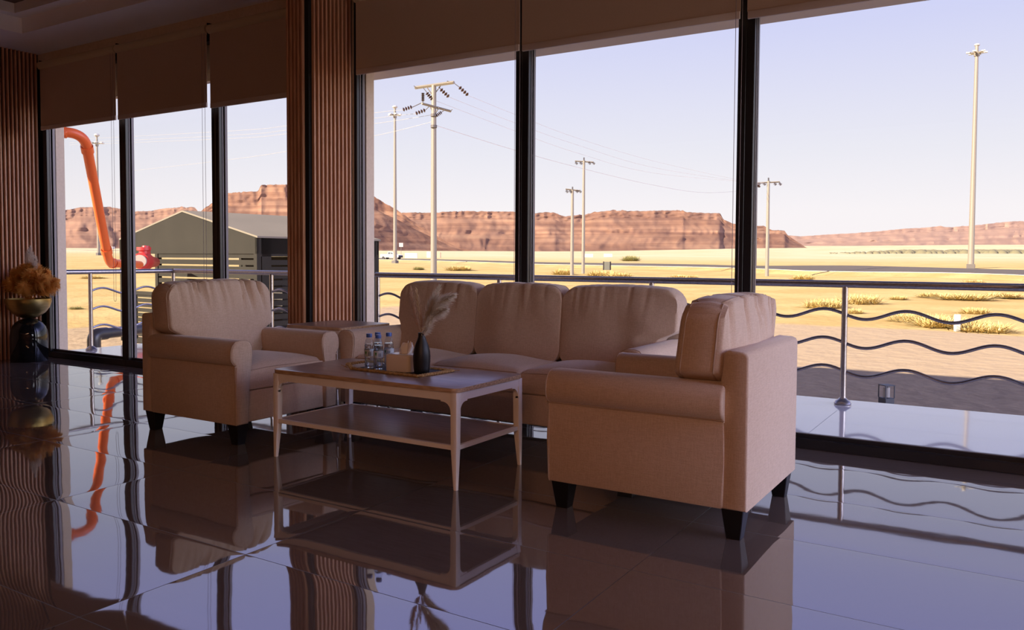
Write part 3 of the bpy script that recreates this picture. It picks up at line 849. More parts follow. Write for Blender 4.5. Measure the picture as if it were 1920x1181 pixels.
# target image rows for a set of depths in each direction give the rise of the plain
prof = {
 -900: [(0, -.9), (30, -.9), (80, -.4), (200, 1.4), (400, 3.4), (1500, 15), (2600, 24), (9000, 60)],
 130: [(0, -.9), (30, -.9), (80, -.4), (200, 1.4), (400, 3.4), (1500, 15), (2600, 24), (9000, 60)],
 720: [(0, -.9), (35, -.9), (60, -.75), (110, -.35), (220, .40), (500, 3.2), (1500, 13), (2600, 22), (9000, 60)],
 1000: [(0, -.9), (35, -.9), (60, -.78), (100, -.55), (160, -.09), (300, 1.0), (600, 3.3), (1500, 13), (2600, 22), (9000, 60)],
 1500: [(0, -.9), (35, -.9), (60, -.75), (80, -.6), (105, -.28), (200, .5), (500, 2.8), (1000, 8.5), (1800, 21), (3000, 50), (9000, 130)],
 1920: [(0, -.9), (35, -.9), (60, -.65), (80, -.25), (105, .13), (200, .75), (500, 3.2), (900, 8.6), (1100, 11), (1900, 36), (3000, 58), (9000, 140)],
 2700: [(0, -.9), (35, -.9), (60, -.65), (80, -.25), (105, .13), (200, .75), (500, 3.2), (900, 8.6), (1100, 11), (1900, 36), (3000, 58), (9000, 140)]}
def ground(px, d):
    px = max(-900, min(2700, px))
    for a, b_ in zip(cols, cols[1:]):
        if px <= b_:
            t = sm(0, 1, (px - a) / (b_ - a)); return lerp(interp(prof[a], d), interp(prof[b_], d), t)
def camxy(px, d):
    p = Vector((0, 0, 0)) + FV * d + RV * (px - 960) / 1546 * d
    return p.x, p.y
def gpt(px, d, dz=0):
    x, y = camxy(px, d); return Vector((x, y, ground(px, d) + dz))
b = MB(); rows = []
ds = [4 * (1.055 ** k) for k in range(146)]
azs = [-1500 + 55 * k for k in range(80)]
angs = []
def grow(px, d):
    bz = noise.noise(Vector((px * d / 1546 * .35, d * .35, 0))) * .035 * sm(8, 14, d) + noise.noise(Vector((px * d / 1546 * .05, d * .05, 4))) * .16 * sm(25, 50, d)
    p = gpt(px, d); p.z += bz if p.y > 7.5 else -.05
    return p
for d in ds: rows.append([grow(px, d) for px in azs])
b.grid(rows)
# the plain carries on round the sides and the back of the building
def angpt(a, d):
    r_ = d; x, y = math.sin(a) * r_, math.cos(a) * r_
    return Vector((x, y, interp(prof[-900], d * .7)))
yaw0 = math.atan2(rows[0][0].x, rows[0][0].y); yaw1 = math.atan2(rows[0][-1].x, rows[0][-1].y)
rr_ = []
for k_, d in enumerate(ds):
    row = [rows[k_][-1]]
    d0 = rows[k_][-1].xy.length; d1 = rows[k_][0].xy.length
    for q in range(1, 40):
        t = q / 40; p = angpt(lerp(yaw1, yaw0 + 2 * PI, t), lerp(d0, d1, t))
        p.z = lerp(rows[k_][-1].z, rows[k_][0].z, t); row.append(p)
    row.append(rows[k_][0]); rr_.append(row)
b.grid(rr_)
M_SAND = mat('desert_sand', (0.6, 0.4, 0.2), 0.95, spec=0.1)
def sand_material(m):
    b_ = m.node_tree.nodes['Principled BSDF']
    t = nd(m, 'ShaderNodeTexCoord')
    def nz(sc, det=4, st=(1, 1, 1)):
        mp = nd(m, 'ShaderNodeMapping'); mp.inputs['Scale'].default_value = st; lk(m, t.outputs['Object'], mp.inputs[0])
        n = nd(m, 'ShaderNodeTexNoise'); n.inputs['Scale'].default_value = sc; n.inputs['Detail'].default_value = det; lk(m, mp.outputs[0], n.inputs[0]); return n.outputs[0]
    def mixc(f, a, c):
        x = nd(m, 'ShaderNodeMix', data_type='RGBA')
        if isinstance(f, float): x.inputs[0].default_value = f
        else: lk(m, f, x.inputs[0])
        for i, v in ((6, a), (7, c)):
            if isinstance(v, tuple): x.inputs[i].default_value = v + (1,)
            else: lk(m, v, x.inputs[i])
        return x.outputs[2]
    def ramp(v, a, c_):
        r = nd(m, 'ShaderNodeMapRange'); r.interpolation_type = 'SMOOTHSTEP'; r.inputs[1].default_value = a; r.inputs[2].default_value = c_; lk(m, v, r.inputs[0]); return r.outputs[0]
    def mt(op, a, b2, c=None):
        n = nd(m, 'ShaderNodeMath', operation=op)
        for i, v in enumerate((a, b2, c)):
            if v is None: continue
            if isinstance(v, (int, float)): n.inputs[i].default_value = v
            else: lk(m, v, n.inputs[i])
        return n.outputs[0]
    sp = nd(m, 'ShaderNodeSeparateXYZ'); lk(m, t.outputs['Object'], sp.inputs[0])
    sand = mixc(ramp(nz(.25), .35, .65), (0.3888, 0.2628, 0.1044), (0.4464, 0.324, 0.144))
    sand = mixc(ramp(nz(2.2, 5), .58, .72), sand, (0.3024, 0.2088, 0.072))
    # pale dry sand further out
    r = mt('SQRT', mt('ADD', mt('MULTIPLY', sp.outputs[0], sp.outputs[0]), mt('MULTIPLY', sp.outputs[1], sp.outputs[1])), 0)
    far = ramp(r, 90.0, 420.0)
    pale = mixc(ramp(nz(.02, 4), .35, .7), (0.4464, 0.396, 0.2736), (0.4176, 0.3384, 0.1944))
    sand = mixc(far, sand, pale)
    # graded earth yard next to the building, with a wandering edge
    yy = mt('ADD', sp.outputs[1], mt('MULTIPLY', mt('SUBTRACT', nz(.12, 2), .5), 6.0))
    
    xx = mt('ADD', sp.outputs[0], mt('MULTIPLY', mt('SUBTRACT', nz(.15, 2), .5), 5.0))
    dirt_f = mt('MULTIPLY', mt('SUBTRACT', 1.0, ramp(yy, 24.2, 25.0)), ramp(xx, -22.0, -21.0))
    dirt = mixc(nz(1.2, 6, (1, 3, 1)), (0.2952, 0.2088, 0.1368), (0.3816, 0.2844, 0.1908))
    dirt = mixc(ramp(nz(9, 3), .66, .74), dirt, (0.4464, 0.3456, 0.2592))
    c_ = mixc(dirt_f, sand, dirt)
    lk(m, c_, b_.inputs['Base Color'])
    bp = nd(m, 'ShaderNodeBump'); bp.inputs['Strength'].default_value = .7; bp.inputs['Distance'].default_value = .08
    lk(m, nz(3, 6), bp.inputs['Height']); lk(m, bp.outputs[0], b_.inputs['Normal'])
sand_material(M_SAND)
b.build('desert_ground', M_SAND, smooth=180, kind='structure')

# road and its pale kerb
M_ROAD = mat('asphalt', (0.16, 0.12, 0.10), 0.9); noise_col(M_ROAD, (0.062, 0.045, 0.038), (0.08, 0.06, 0.05), 2, 5, bump=.3)
M_KERB = mat('pale_kerb', (0.50, 0.42, 0.34), 0.8)
def strip(knots, wn, wf, lift, drop=.8, bank=0.0):
    rows = []   # follows the ground, raised a little above it
    for k in range(len(knots) - 1):
        (p0, y0, d0), (p1, y1, d1) = knots[k], knots[k + 1]
        for q in range(12):
            t = q / 12; rows.append((lerp(p0, p1, t), lerp(y0, y1, t), lerp(d0, d1, t)))
    rows.append(knots[-1]); out = []
    for p, y_, d in rows:
        a = gpt(p, d); z = a.z + lift
        zf = ground(p, d + max(wf, 0)) + lift
        a0 = a + Vector((FV.x, FV.y, 0)).normalized() * wn; a1 = a + Vector((FV.x, FV.y, 0)).normalized() * wf
        a_ = a0 - Vector((FV.x, FV.y, 0)).normalized() * bank
        out.append([(a_.x, a_.y, z - drop), (a0.x, a0.y, z), (a1.x, a1.y, zf), (a1.x, a1.y, z - .8)])
    return MB().grid(out)
RK = [(2900, 545, 44), (2300, 526, 56), (1920, 515.5, 67), (1500, 508.5, 88), (1000, 496.5, 135), (720, 489, 190), (400, 480, 270), (130, 472.5, 380), (-600, 462, 560)]
strip(RK, 0, 27, .36).build('road', M_ROAD, smooth=60, kind='structure')
kb = strip(RK, -.75, -.1, .37, .06).build('trim_1', M_KERB, smooth=60, kind='structure')
strip(RK, -.75, -.05, .33, .60, 7.0).build('road_shoulder', M_SAND, kb, smooth=180)

# ------------------------------------------------------------------ mesas
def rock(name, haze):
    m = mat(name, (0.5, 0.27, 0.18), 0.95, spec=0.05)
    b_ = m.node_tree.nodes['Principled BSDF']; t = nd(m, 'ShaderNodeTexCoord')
    H = Vector((0.25, 0.175, 0.155))  # pale air haze blended into the rock colour, more for farther mesas
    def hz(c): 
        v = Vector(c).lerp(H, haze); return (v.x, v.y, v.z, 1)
    mp = nd(m, 'ShaderNodeMapping'); mp.inputs['Scale'].default_value = (.0025, .0025, .09); lk(m, t.outputs['Object'], mp.inputs[0])
    n = nd(m, 'ShaderNodeTexNoise'); n.inputs['Scale'].default_value = 1; n.inputs['Detail'].default_value = 5; lk(m, mp.outputs[0], n.inputs[0])
    mp2 = nd(m, 'ShaderNodeMapping'); mp2.inputs['Scale'].default_value = (.02, .02, .03); lk(m, t.outputs['Object'], mp2.inputs[0])
    n2 = nd(m, 'ShaderNodeTexNoise'); n2.inputs['Scale'].default_value = 1; n2.inputs['Detail'].default_value = 6; lk(m, mp2.outputs[0], n2.inputs[0])
    cr_ = nd(m, 'ShaderNodeValToRGB'); e = cr_.color_ramp.elements
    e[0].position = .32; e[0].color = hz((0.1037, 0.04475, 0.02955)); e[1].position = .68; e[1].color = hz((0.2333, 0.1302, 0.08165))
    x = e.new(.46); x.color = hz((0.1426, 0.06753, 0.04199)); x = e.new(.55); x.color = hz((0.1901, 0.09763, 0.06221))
    lk(m, n.outputs[0], cr_.inputs[0])
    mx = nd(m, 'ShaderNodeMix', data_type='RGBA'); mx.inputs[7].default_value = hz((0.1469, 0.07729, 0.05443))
    r = nd(m, 'ShaderNodeMapRange'); r.inputs[1].default_value = .45; r.inputs[2].default_value = .75; r.inputs[4].default_value = .7; lk(m, n2.outputs[0], r.inputs[0])
    lk(m, r.outputs[0], mx.inputs[0]); lk(m, cr_.outputs[0], mx.inputs[6]); lk(m, mx.outputs[2], b_.inputs['Base Color'])
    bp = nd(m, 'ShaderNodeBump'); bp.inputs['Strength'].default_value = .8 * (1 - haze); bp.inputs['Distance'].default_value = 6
    lk(m, n2.outputs[0], bp.inputs['Height']); lk(m, bp.outputs[0], b_.inputs['Normal'])
    return m
def mesa(name, label, top, base_y, D, px0, px1, mt, cliff=.3, talus=2.0, seed=0, step=2.4, gully=.22):
    n = int((px1 - px0) / step); rows = []; NV = 34
    for j in range(NV + 5):
        row = []
        for i in range(n + 1):
            px = px0 + (px1 - px0) * i / n
            yt = interp(top, px); yb = base_y(px) if callable(base_y) else base_y
            P = at(px, yt, D); zb = at(px, yb, D).z - 3
            h = max(P.z - zb, 1.0)
            jag = noise.noise(Vector((px * .11, seed, 0))) * .02 * h + noise.noise(Vector((px * .4, seed, 5))) * .012 * h
            dirv = Vector((P.x, P.y, 0)).normalized()
            sc = (D / 1546)
            U = px * sc
            g1 = abs(noise.noise(Vector((U * .012, seed, 1.3)))) ; g2 = abs(noise.noise(Vector((U * .04, seed, 2.3))))
            if j <= NV:
                v = j / NV
                if v < .70:                       # talus with a bench half way
                    q = v / .70; hz_ = q ** 1.25 * (1 - cliff)
                    off = -talus * h * (1 - q) 
                    sh_ = U + 55 * noise.noise(Vector((U * .004, q * 2.2, seed + 3))) + 30 * q * math.sin(U * .003 + seed)
                    gg = abs(noise.noise(Vector((sh_ * .016, q * .7, seed + 1.3)))) * 1.1 + abs(noise.noise(Vector((sh_ * .05, q * 1.5, seed + 2.3)))) * .45
                    off += gully * h * gg * math.sin(PI * min(1, q * 1.02)) ** .7
                    off += .16 * h * noise.noise(Vector((U * .012, q * 3, seed + 7))) + .05 * h * noise.noise(Vector((U * .05, q * 9, seed + 17)))
                    bench = sm(.50, .56, q) - sm(.64, .70, q)
                    off += bench * .10 * h
                else:
                    q = (v - .70) / .30; hz_ = (1 - cliff) + cliff * q
                    off = (.05 * h * round(q * 3) / 3 + .05 * h * q) + h * (g1 * .16 + g2 * .09 + .03 * noise.noise(Vector((U * .09, q * 3, seed)))) 
                z = zb + h * hz_ + (jag if v > .7 else 0) * (v - .7) / .3
            else:
                k = j - NV; off = h * (.2 + k * 1.2) ; z = zb + h * (1 - .02 * k) + jag
            row.append(Vector((P.x, P.y, 0)) + dirv * off + Vector((0, 0, z)))
        rows.append(row)
    return MB().grid(rows).build(name, mt, smooth=40, label=label, cat='rock mesa')
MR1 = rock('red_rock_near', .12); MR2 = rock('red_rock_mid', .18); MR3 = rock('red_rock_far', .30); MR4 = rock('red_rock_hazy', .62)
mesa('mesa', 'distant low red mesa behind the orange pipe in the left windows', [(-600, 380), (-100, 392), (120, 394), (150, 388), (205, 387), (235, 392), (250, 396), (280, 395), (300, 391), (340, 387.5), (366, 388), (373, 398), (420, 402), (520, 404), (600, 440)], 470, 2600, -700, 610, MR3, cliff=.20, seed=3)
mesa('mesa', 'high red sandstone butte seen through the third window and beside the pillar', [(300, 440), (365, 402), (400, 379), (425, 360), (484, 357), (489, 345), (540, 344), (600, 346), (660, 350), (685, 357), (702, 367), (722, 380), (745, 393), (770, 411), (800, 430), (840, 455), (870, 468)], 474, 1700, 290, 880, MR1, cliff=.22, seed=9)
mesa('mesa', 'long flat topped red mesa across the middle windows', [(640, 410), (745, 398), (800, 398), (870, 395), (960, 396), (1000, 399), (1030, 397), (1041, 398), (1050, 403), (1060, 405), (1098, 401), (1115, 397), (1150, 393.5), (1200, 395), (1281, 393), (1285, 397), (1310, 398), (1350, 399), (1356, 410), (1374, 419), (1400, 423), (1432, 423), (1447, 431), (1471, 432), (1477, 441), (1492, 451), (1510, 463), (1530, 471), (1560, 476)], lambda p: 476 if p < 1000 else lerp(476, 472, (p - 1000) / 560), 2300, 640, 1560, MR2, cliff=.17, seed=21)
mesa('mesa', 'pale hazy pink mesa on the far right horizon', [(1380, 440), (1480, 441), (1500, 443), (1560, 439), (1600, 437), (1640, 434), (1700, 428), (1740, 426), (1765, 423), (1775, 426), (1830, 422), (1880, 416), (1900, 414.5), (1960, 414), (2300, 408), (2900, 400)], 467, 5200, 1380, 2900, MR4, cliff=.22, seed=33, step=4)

# ------------------------------------------------------------------ shed
M_SHED = mat('shed_grey', (0.215, 0.185, 0.15), 0.75, spec=0.15); noise_col(M_SHED, (0.02088, 0.018, 0.01368), (0.0252, 0.0216, 0.01656), 1.2, 5)
M_SHEDROOF = mat('shed_roof', (0.34, 0.295, 0.24), 0.7, spec=0.2); noise_col(M_SHEDROOF, (0.1656, 0.1404, 0.108), (0.1872, 0.1584, 0.1224), .8, 4)
M_SHEDIN = mat('shed_dark_inside', (0.05, 0.04, 0.035), 0.8)
rh = Vector((RV.x, RV.y, 0)).normalized(); fh = Vector((FV.x, FV.y, 0)).normalized()
def cp(lat, dep): return rh * lat + fh * dep
C0 = cp(-4.95, 16.0)                    # near right corner
ex = (rh * -.81 + fh * .586).normalized()   # along the gable, to the left
ey = (rh * .586 + fh * .81).normalized()    # along the ridge, away
shed = empty('shed', C0 + Vector((0, 0, -.9)), 'grey slatted metal shed with gabled roof beyond the left balcony railing', 'shed')
MS = Matrix((( ex.x, ey.x, 0, C0.x), (ex.y, ey.y, 0, C0.y), (0, 0, 1, -.9), (0, 0, 0, 1)))
def SL(mb, name, mt, par=None, **k):
    o = mb.build(name, mt, par or shed, **k)
    o.matrix_world = MS; o.matrix_parent_inverse = (Matrix.Translation(shed.location)).inverted() if par is None else Matrix.Identity(4)
    o.matrix_basis = MS if par is None else Matrix.Identity(4)
    return o
W_, D_ = 5.0, 3.3; EH, PH = 2.31, 2.87; GB = 2.0
gb = MB()
gb.prism([(0, GB), (W_, GB), (W_, EH), (W_ / 2, PH), (0, EH)], 'y', 0, .06)
gb.prism([(0, GB), (W_, GB), (W_, EH), (W_ / 2, PH), (0, EH)], 'y', D_ - .06, D_)
SL(gb, 'gable', M_SHED)
rf = MB()
for a, b_ in (((-.02, EH), (W_ / 2, PH + .01)), ((W_ / 2, PH + .01), (W_ + .02, EH))):
    rf.prism([a, b_, (b_[0], b_[1] + .035), (a[0], a[1] + .035)], 'y', .0, D_ + .04)
SL(rf, 'roof', M_SHEDROOF)
fr = MB()
for x0, y0 in ((0, 0), (W_, 0), (3.55, 0), (0, D_), (W_, D_)):
    fr.box((x0 + (.05 if x0 < 1 else -.05), y0 + (.05 if y0 < 1 else -.05), GB / 2), (.10, .10, GB))
fr.span((0, .0, GB), (.05, D_, EH)); fr.span((W_ - .05, 0, GB), (W_, D_, EH))
fr.span((.0, .0, 0), (W_, .05, .12)); fr.span((0, 0, 0), (.05, D_, .12))
SL(fr, 'frame', M_SHED)
def louvre(name, p0, p1, axis, z0, z1, pitch=.135, w_=.10, off=.02):
    m = MB(); z = z0
    while z < z1:
        if axis == 'x': m.span((p0, off, z), (p1, off + .02, z + w_))
        else: m.span((off, p0, z), (off + .02, p1, z + w_))
        z += pitch
    return SL(m, name, M_SHED)
louvre('front_slats', .12, 3.45, 'x', .16, GB)
louvre('side_slats', .35, D_ - .35, 'y', .16, GB - .1)
louvre('back_slats', .1, W_ - .1, 'x', .16, GB - .05, pitch=.2, w_=.188, off=D_ - .08)
sf = MB()
for y0 in (.12, D_ - .32): sf.span((.0, y0, 0), (.05, y0 + .22, EH))
sf.span((0, .1, GB - .05), (.05, D_ - .1, EH)); SL(sf, 'side_frame', M_SHED)
dr = MB()
for x0 in (3.6, 4.30): dr.span((x0, -.02, .1), (x0 + .07, .02, 1.15))
dr.span((3.6, -.02, 1.08), (4.37, .02, 1.16))
z = .15
while z < 1.05: dr.span((3.66, 0, z), (4.32, .015, z + .085)); z += .11
SL(dr, 'low_door', M_SHED)
MB_ = MB(); MB_.span((1.0, 1.4, .1), (2.1, 2.5, 1.5)); MB_.span((2.6, 1.2, .1), (3.1, 2.2, 1.2)); SL(MB_, 'machinery', M_SHEDIN)
# red valve inside the opening
M_RED = mat('valve_red', (0.48, 0.03, 0.03), 0.4)
M_FLANGE = mat('flange_pale', (0.432, 0.36, 0.288), 0.6)
def smooth_path(pts, r=.25, n=8):
    pts = [Vector(p) for p in pts]; out = [pts[0]]
    for a, b_, c_ in zip(pts, pts[1:], pts[2:]):
        r_ = min(r, (b_ - a).length * .45, (c_ - b_).length * .45)
        p0 = b_ + (a - b_).normalized() * r_; p1 = b_ + (c_ - b_).normalized() * r_
        for k in range(n + 1):
            t = k / n; out.append((1 - t) ** 2 * p0 + 2 * t * (1 - t) * b_ + t * t * p1)
    out.append(pts[-1]); return out
M_ORANGE = mat('orange_pipe', (0.72, 0.12, 0.025), 0.4)
K = [at(40, 243, 10.6), at(158, 250, 10.9), at(204, 493, 12.6), at(262, 496, 15.2)]
op = empty('drain_pipe', K[0], 'thick orange plastic pipe slanting down outside the first window to the shed', 'pipe')
inv = Matrix.Translation(K[0]).inverted()
o = MB().tube(smooth_path(K, .22, 10), .066, 24).build('pipe', M_ORANGE, op); o.matrix_parent_inverse = inv
col_ = MB()
def collar(m, p, d, r, l): m.tube([p - d * l / 2, p - d * l / 2, p + d * l / 2, p + d * l / 2], [r * .9, r, r, r * .9], 24)
d1 = (K[2] - K[1]).normalized(); d0 = (K[1] - K[0]).normalized(); d2 = (K[3] - K[2]).normalized()
for p, d in ((K[1] - d0 * .26, d0), (K[1] + d1 * .26, d1), (K[2] - d1 * .26, d1), (K[2] + d2 * .30, d2)): collar(col_, p, d, .079, .10)
o = col_.build('socket_collar', M_ORANGE, op); o.matrix_parent_inverse = inv
VV = at(272, 490, 15.9)
va = empty('valve', VV, 'red pump valve with pale flange at the shed opening where the orange pipe ends', 'valve')
iv = Matrix.Translation(VV).inverted()
def VL(m, n, mt):
    o = m.build(n, mt, va, smooth=50); o.matrix_parent_inverse = iv
VL(MB().tube([VV - d2 * .62, VV - d2 * .52], [.115, .115], 24), 'flange', M_FLANGE)
vm = MB(); vm.tube([VV - d2 * .52, VV - d2 * .47, VV - d2 * .44, VV - d2 * .2, VV, VV + d2 * .4, VV + d2 * 1.2], [.15, .15, .10, .16, .17, .12, .10], 20); vm.tube([VV - d2 * .12, VV - d2 * .12 + Vector((0, 0, .20)), VV - d2 * .12 + Vector((0, 0, .21)), VV - d2 * .12 + Vector((0, 0, .27))], [.09, .09, .13, .13], 16); vm.tube([VV + d2 * .1 + Vector((0, 0, .05)), VV + d2 * .12 + Vector((.0, 0, .30))], [.10, .07], 12)
VL(vm, 'valve_body', M_RED)

# grey pipe with elbow below the left railing
M_GPIPE = mat('grey_pipe', (0.045, 0.042, 0.045), 0.3); M_WPIPE = mat('white_pipe', (0.30, 0.28, 0.25), 0.5)
A_ = at(176, 632, 10.6); 
gp = empty('water_pipe', Vector((A_.x, A_.y, -.9)), 'grey pipe with bright elbow lying on the sand below the left balcony railing', 'pipe')
ig = Matrix.Translation(gp.location).inverted()
o = MB().tube([(A_.x, A_.y, -.95), (A_.x, A_.y, A_.z - .12)], .065, 18).build('riser', M_WPIPE, gp); o.matrix_parent_inverse = ig
B_ = at(262, 627, 11.4); B_.z = A_.z + .03
o = MB().tube(smooth_path([Vector((A_.x, A_.y, A_.z - .16)), Vector((A_.x, A_.y, A_.z + .03)), Vector((A_.x, A_.y, A_.z + .03)) .lerp(B_, .25)], .14, 8), .082, 20).build('elbow', M_GPIPE, gp); o.matrix_parent_inverse = ig
o = MB().tube([Vector((A_.x, A_.y, A_.z + .03)).lerp(B_, .22), B_.lerp(Vector((A_.x, A_.y, A_.z + .03)), -3)], .070, 20).build('pipe', M_GPIPE, gp); o.matrix_parent_inverse = ig

# ------------------------------------------------------------------ poles
M_POLE = mat('pole_steel', (0.18, 0.1512, 0.1188), 0.5, metal=0.0); M_INS = mat('insulator_brown', (0.045, 0.018, 0.012), 0.35)
M_LAMP = mat('lamp_white', (0.396, 0.3744, 0.3528), 0.4); M_DARKM = mat('dark_metal', (0.08, 0.065, 0.06), 0.6)
def insulator(m, a, b_, r=.12, n=4):
    a = Vector(a); b_ = Vector(b_); d = (b_ - a)
    for k in range(n):
        p = a + d * (k + .5) / n; e = d.normalized() * d.length / n * .36
        m.tube([p - e, p - e * .2, p + e], [r * .5, r, r * .35], 10)
def pole(name, label, px, ytop, ybase, d, r0, r1, arms, group=None):
    T = at(px, ytop, d); B = T.copy(); pb = at(px, ybase, d); B.z = min(pb.z, ground(px, d)) - .3
    root = empty(name, B, label, 'utility pole', group=group); iv = Matrix.Translation(B).inverted()
    o = MB().tube([B, T], [r0, r1], 14).build('shaft', M_POLE, root); o.matrix_parent_inverse = iv
    for a_, b_, w_ in arms:
        m = MB(); A = at(a_[0], a_[1], d + (a_[2] if len(a_) > 2 else 0)); Bb = at(b_[0], b_[1], d + (b_[2] if len(b_) > 2 else 0))
        m.tube([A, Bb], w_, 4); o = m.build('crossarm', M_POLE, root); o.matrix_parent_inverse = iv
    return root, iv
# the near pole
r_, iv = pole('utility_pole', 'tallest steel utility pole with two crossarms and brown insulators, left of the first mullion', 813.5, 160, 540, 50, .20, .145,
    [((779, 164.5, 1.1), (851, 154.5, -1.1), .10), ((791, 194, -1), (845, 208.5, 1), .075), ((812, 180), (826, 161), .03), ((812, 180), (800, 163), .03), ((806, 199), (814, 216), .035), ((823, 202), (814, 216), .035)])
im = MB()
for a_, b_ in (((861, 163), (878, 179)), ((826, 167), (842, 182)), ((800, 174), (811, 187)), ((755, 206), (773, 200)), ((779, 213), (798, 206)), ((818, 217), (828, 210))):
    insulator(im, at(a_[0], a_[1], 50), at(b_[0], b_[1], 50), .135, 4)
insulator(im, at(793, 174, 50), at(793, 190, 50), .12, 7)
o = im.build('insulator', M_INS, r_); o.matrix_parent_inverse = iv
lm = MB()
for a_, b_ in (((849, 154), (862, 164)), ((838, 152), (852, 155)), ((776, 161), (783, 166)), ((773, 201), (790, 193)), ((798, 206), (806, 198)), ((793, 190), (793, 194)), ((823, 163), (827, 168)), ((793, 164), (801, 174)), ((828, 210), (834, 206)), ((845, 208), (848, 205))):
    lm.tube([at(a_[0], a_[1], 50), at(b_[0], b_[1], 50)], .025, 6)
for y0 in (216, 237): 
    p = at(813.5, y0, 50); lm.tube([p - Vector((0, 0, .08)), p + Vector((0, 0, .08))], .19, 14)
o = lm.build('fitting', M_DARKM, r_); o.matrix_parent_inverse = iv

def small_pole(label, px, ytop, ybase, d, half, ya, tilt, group='single-arm utility poles on the plain'):
    r_, iv = pole('utility_pole', label, px, ytop + 6, ybase, d, .19, .13, [((px - half, ya + tilt), (px + half, ya - tilt), .07)], group)
    m = MB(); insulator(m, at(px, ytop + 6, d), at(px, ytop, d), .10, 4)
    for sx_ in (-.95, -.45, .5, .95):
        x_ = px + half * sx_; insulator(m, at(x_, ya + 1, d), at(x_ + 4, ya + 5, d), .16, 3)
    o = m.build('insulator', M_INS, r_); o.matrix_parent_inverse = iv
small_pole('slim utility pole with crossarm, taller one of the close pair behind the second window', 1095, 295, 502, 88, 17, 303, -1, )
small_pole('shorter utility pole of the close pair behind the second window', 1073.5, 350, 516, 82, 13, 356, -1.5)
small_pole('utility pole with crossarm just right of the second mullion, nearer of two', 1441, 333, 523, 80, 21, 342, 1)
small_pole('thin utility pole partly behind the second mullion, farther of two', 1418.5, 343, 496, 112, 3, 346, 0)

def mast(label, px, ytop, ybase, d, r, arms):
    T = at(px, ytop, d); pb = at(px, ybase, d); B = Vector((T.x, T.y, min(pb.z, ground(px, d) + .2)))
    root = empty('light_mast', B, label, 'light pole', group='tall floodlight masts on the plain'); iv = Matrix.Translation(B).inverted()
    o = MB().tube([B - Vector((0, 0, .3)), T], [r, r * .55], 14).build('shaft', M_POLE, root); o.matrix_parent_inverse = iv
    s_ = d / 1546
    o = MB().lathe([(0, -2.6 * s_), (2.2 * s_, -2.4 * s_), (5 * s_, 0), (4.6 * s_, 1.8 * s_), (3 * s_, 3 * s_), (0, 3.4 * s_)], T, 20).build('beacon', M_LAMP, root); o.matrix_parent_inverse = iv
    m = MB(); c_ = T - Vector((0, 0, 15 * s_)); n = 6; lo = MB()
    for k in range(n):
        a = 2 * PI * k / n + .3; e = c_ + Vector((math.cos(a), math.sin(a), .12)) * 12 * s_ * arms
        m.tube([c_, e], .10, 6); lo.box(e, (5 * s_ * arms, 4 * s_ * arms, 2.2 * s_), 0)
    m.tube([c_ - Vector((0, 0, 5 * s_)), c_ + Vector((0, 0, 3 * s_))], r * .9, 12)
    o = m.build('lamp_bracket', M_POLE, root); o.matrix_parent_inverse = iv
    o = lo.build('floodlight', M_LAMP, root); o.matrix_parent_inverse = iv
    o = MB().box(B, (.9, .9, .7)).build('foundation', M_DARKM, root); o.matrix_parent_inverse = iv
mast('high floodlight mast with white dome lamp, alone in the right window', 1832, 85, 500, 100, .36, 1.25)
mast('high floodlight mast standing left of the near utility pole', 740.5, 201, 480, 150, .36, .9)
mast('floodlight mast seen behind the orange pipe in the leftmost window', 181.5, 254, 470, 190, .36, .9)

# wires
M_WIRE = mat('wire', (0.50, 0.47, 0.47), 0.5); M_WIREL = mat('wire_bright', (0.3024, 0.288, 0.2736), 0.4)
def wire(ps, mt, label, r=.011, grp='power lines in the sky'):
    pts = [at(*p) for p in ps]
    # smooth through the points
    out = []
    for k in range(len(pts) - 1):
        p0 = pts[max(k - 1, 0)]; p1 = pts[k]; p2 = pts[k + 1]; p3 = pts[min(k + 2, len(pts) - 1)]
        for q in range(10):
            t = q / 10
            out.append(.5 * ((2 * p1) + (p2 - p0) * t + (2 * p0 - 5 * p1 + 4 * p2 - p3) * t * t + (3 * p1 - p0 - 3 * p2 + p3) * t ** 3))
    out.append(pts[-1])
    MB().tube(out, r, 5).build('power_line', mt, None, smooth=60, label=label, cat='power line', group=grp)
wire([(878, 179, 50), (967, 215, 55), (1080, 258, 62), (1230, 303, 70), (1425, 346, 80)], M_WIRE, 'uppermost power line sagging right from the near pole')
wire([(842, 182, 50), (967, 231, 55), (1080, 271, 62), (1230, 315, 70), (1432, 346, 80)], M_WIRE, 'second power line from the top, right of the near pole')
wire([(812, 187, 50), (967, 246, 55), (1080, 286, 62), (1230, 325, 70), (1455, 345, 80)], M_WIRE, 'third power line from the top, right of the near pole')
wire([(820, 236, 50), (967, 282, 60), (1100, 318, 72), (1220, 346, 84), (1320, 361, 96), (1418, 356, 112)], M_WIRE, 'lowest power line sagging deepest right of the near pole', .018)
wire([(755, 206, 50), (700, 212, 53), (536, 236, 62), (424, 246, 72), (130, 262, 110)], M_WIREL, 'topmost bright power line left of the near pole')
wire([(779, 213, 50), (700, 222, 53), (536, 244, 62), (424, 254, 72), (130, 268, 110)], M_WIREL, 'second bright power line left of the near pole')
wire([(812, 215, 50), (700, 232, 53), (536, 251, 62), (424, 260, 72), (130, 272, 110)], M_WIREL, 'third bright power line left of the near pole')
wire([(811, 228, 50), (700, 255, 53), (536, 284, 62), (424, 300, 72), (250, 320, 100)], M_WIREL, 'lowest and steepest bright power line left of the near pole')

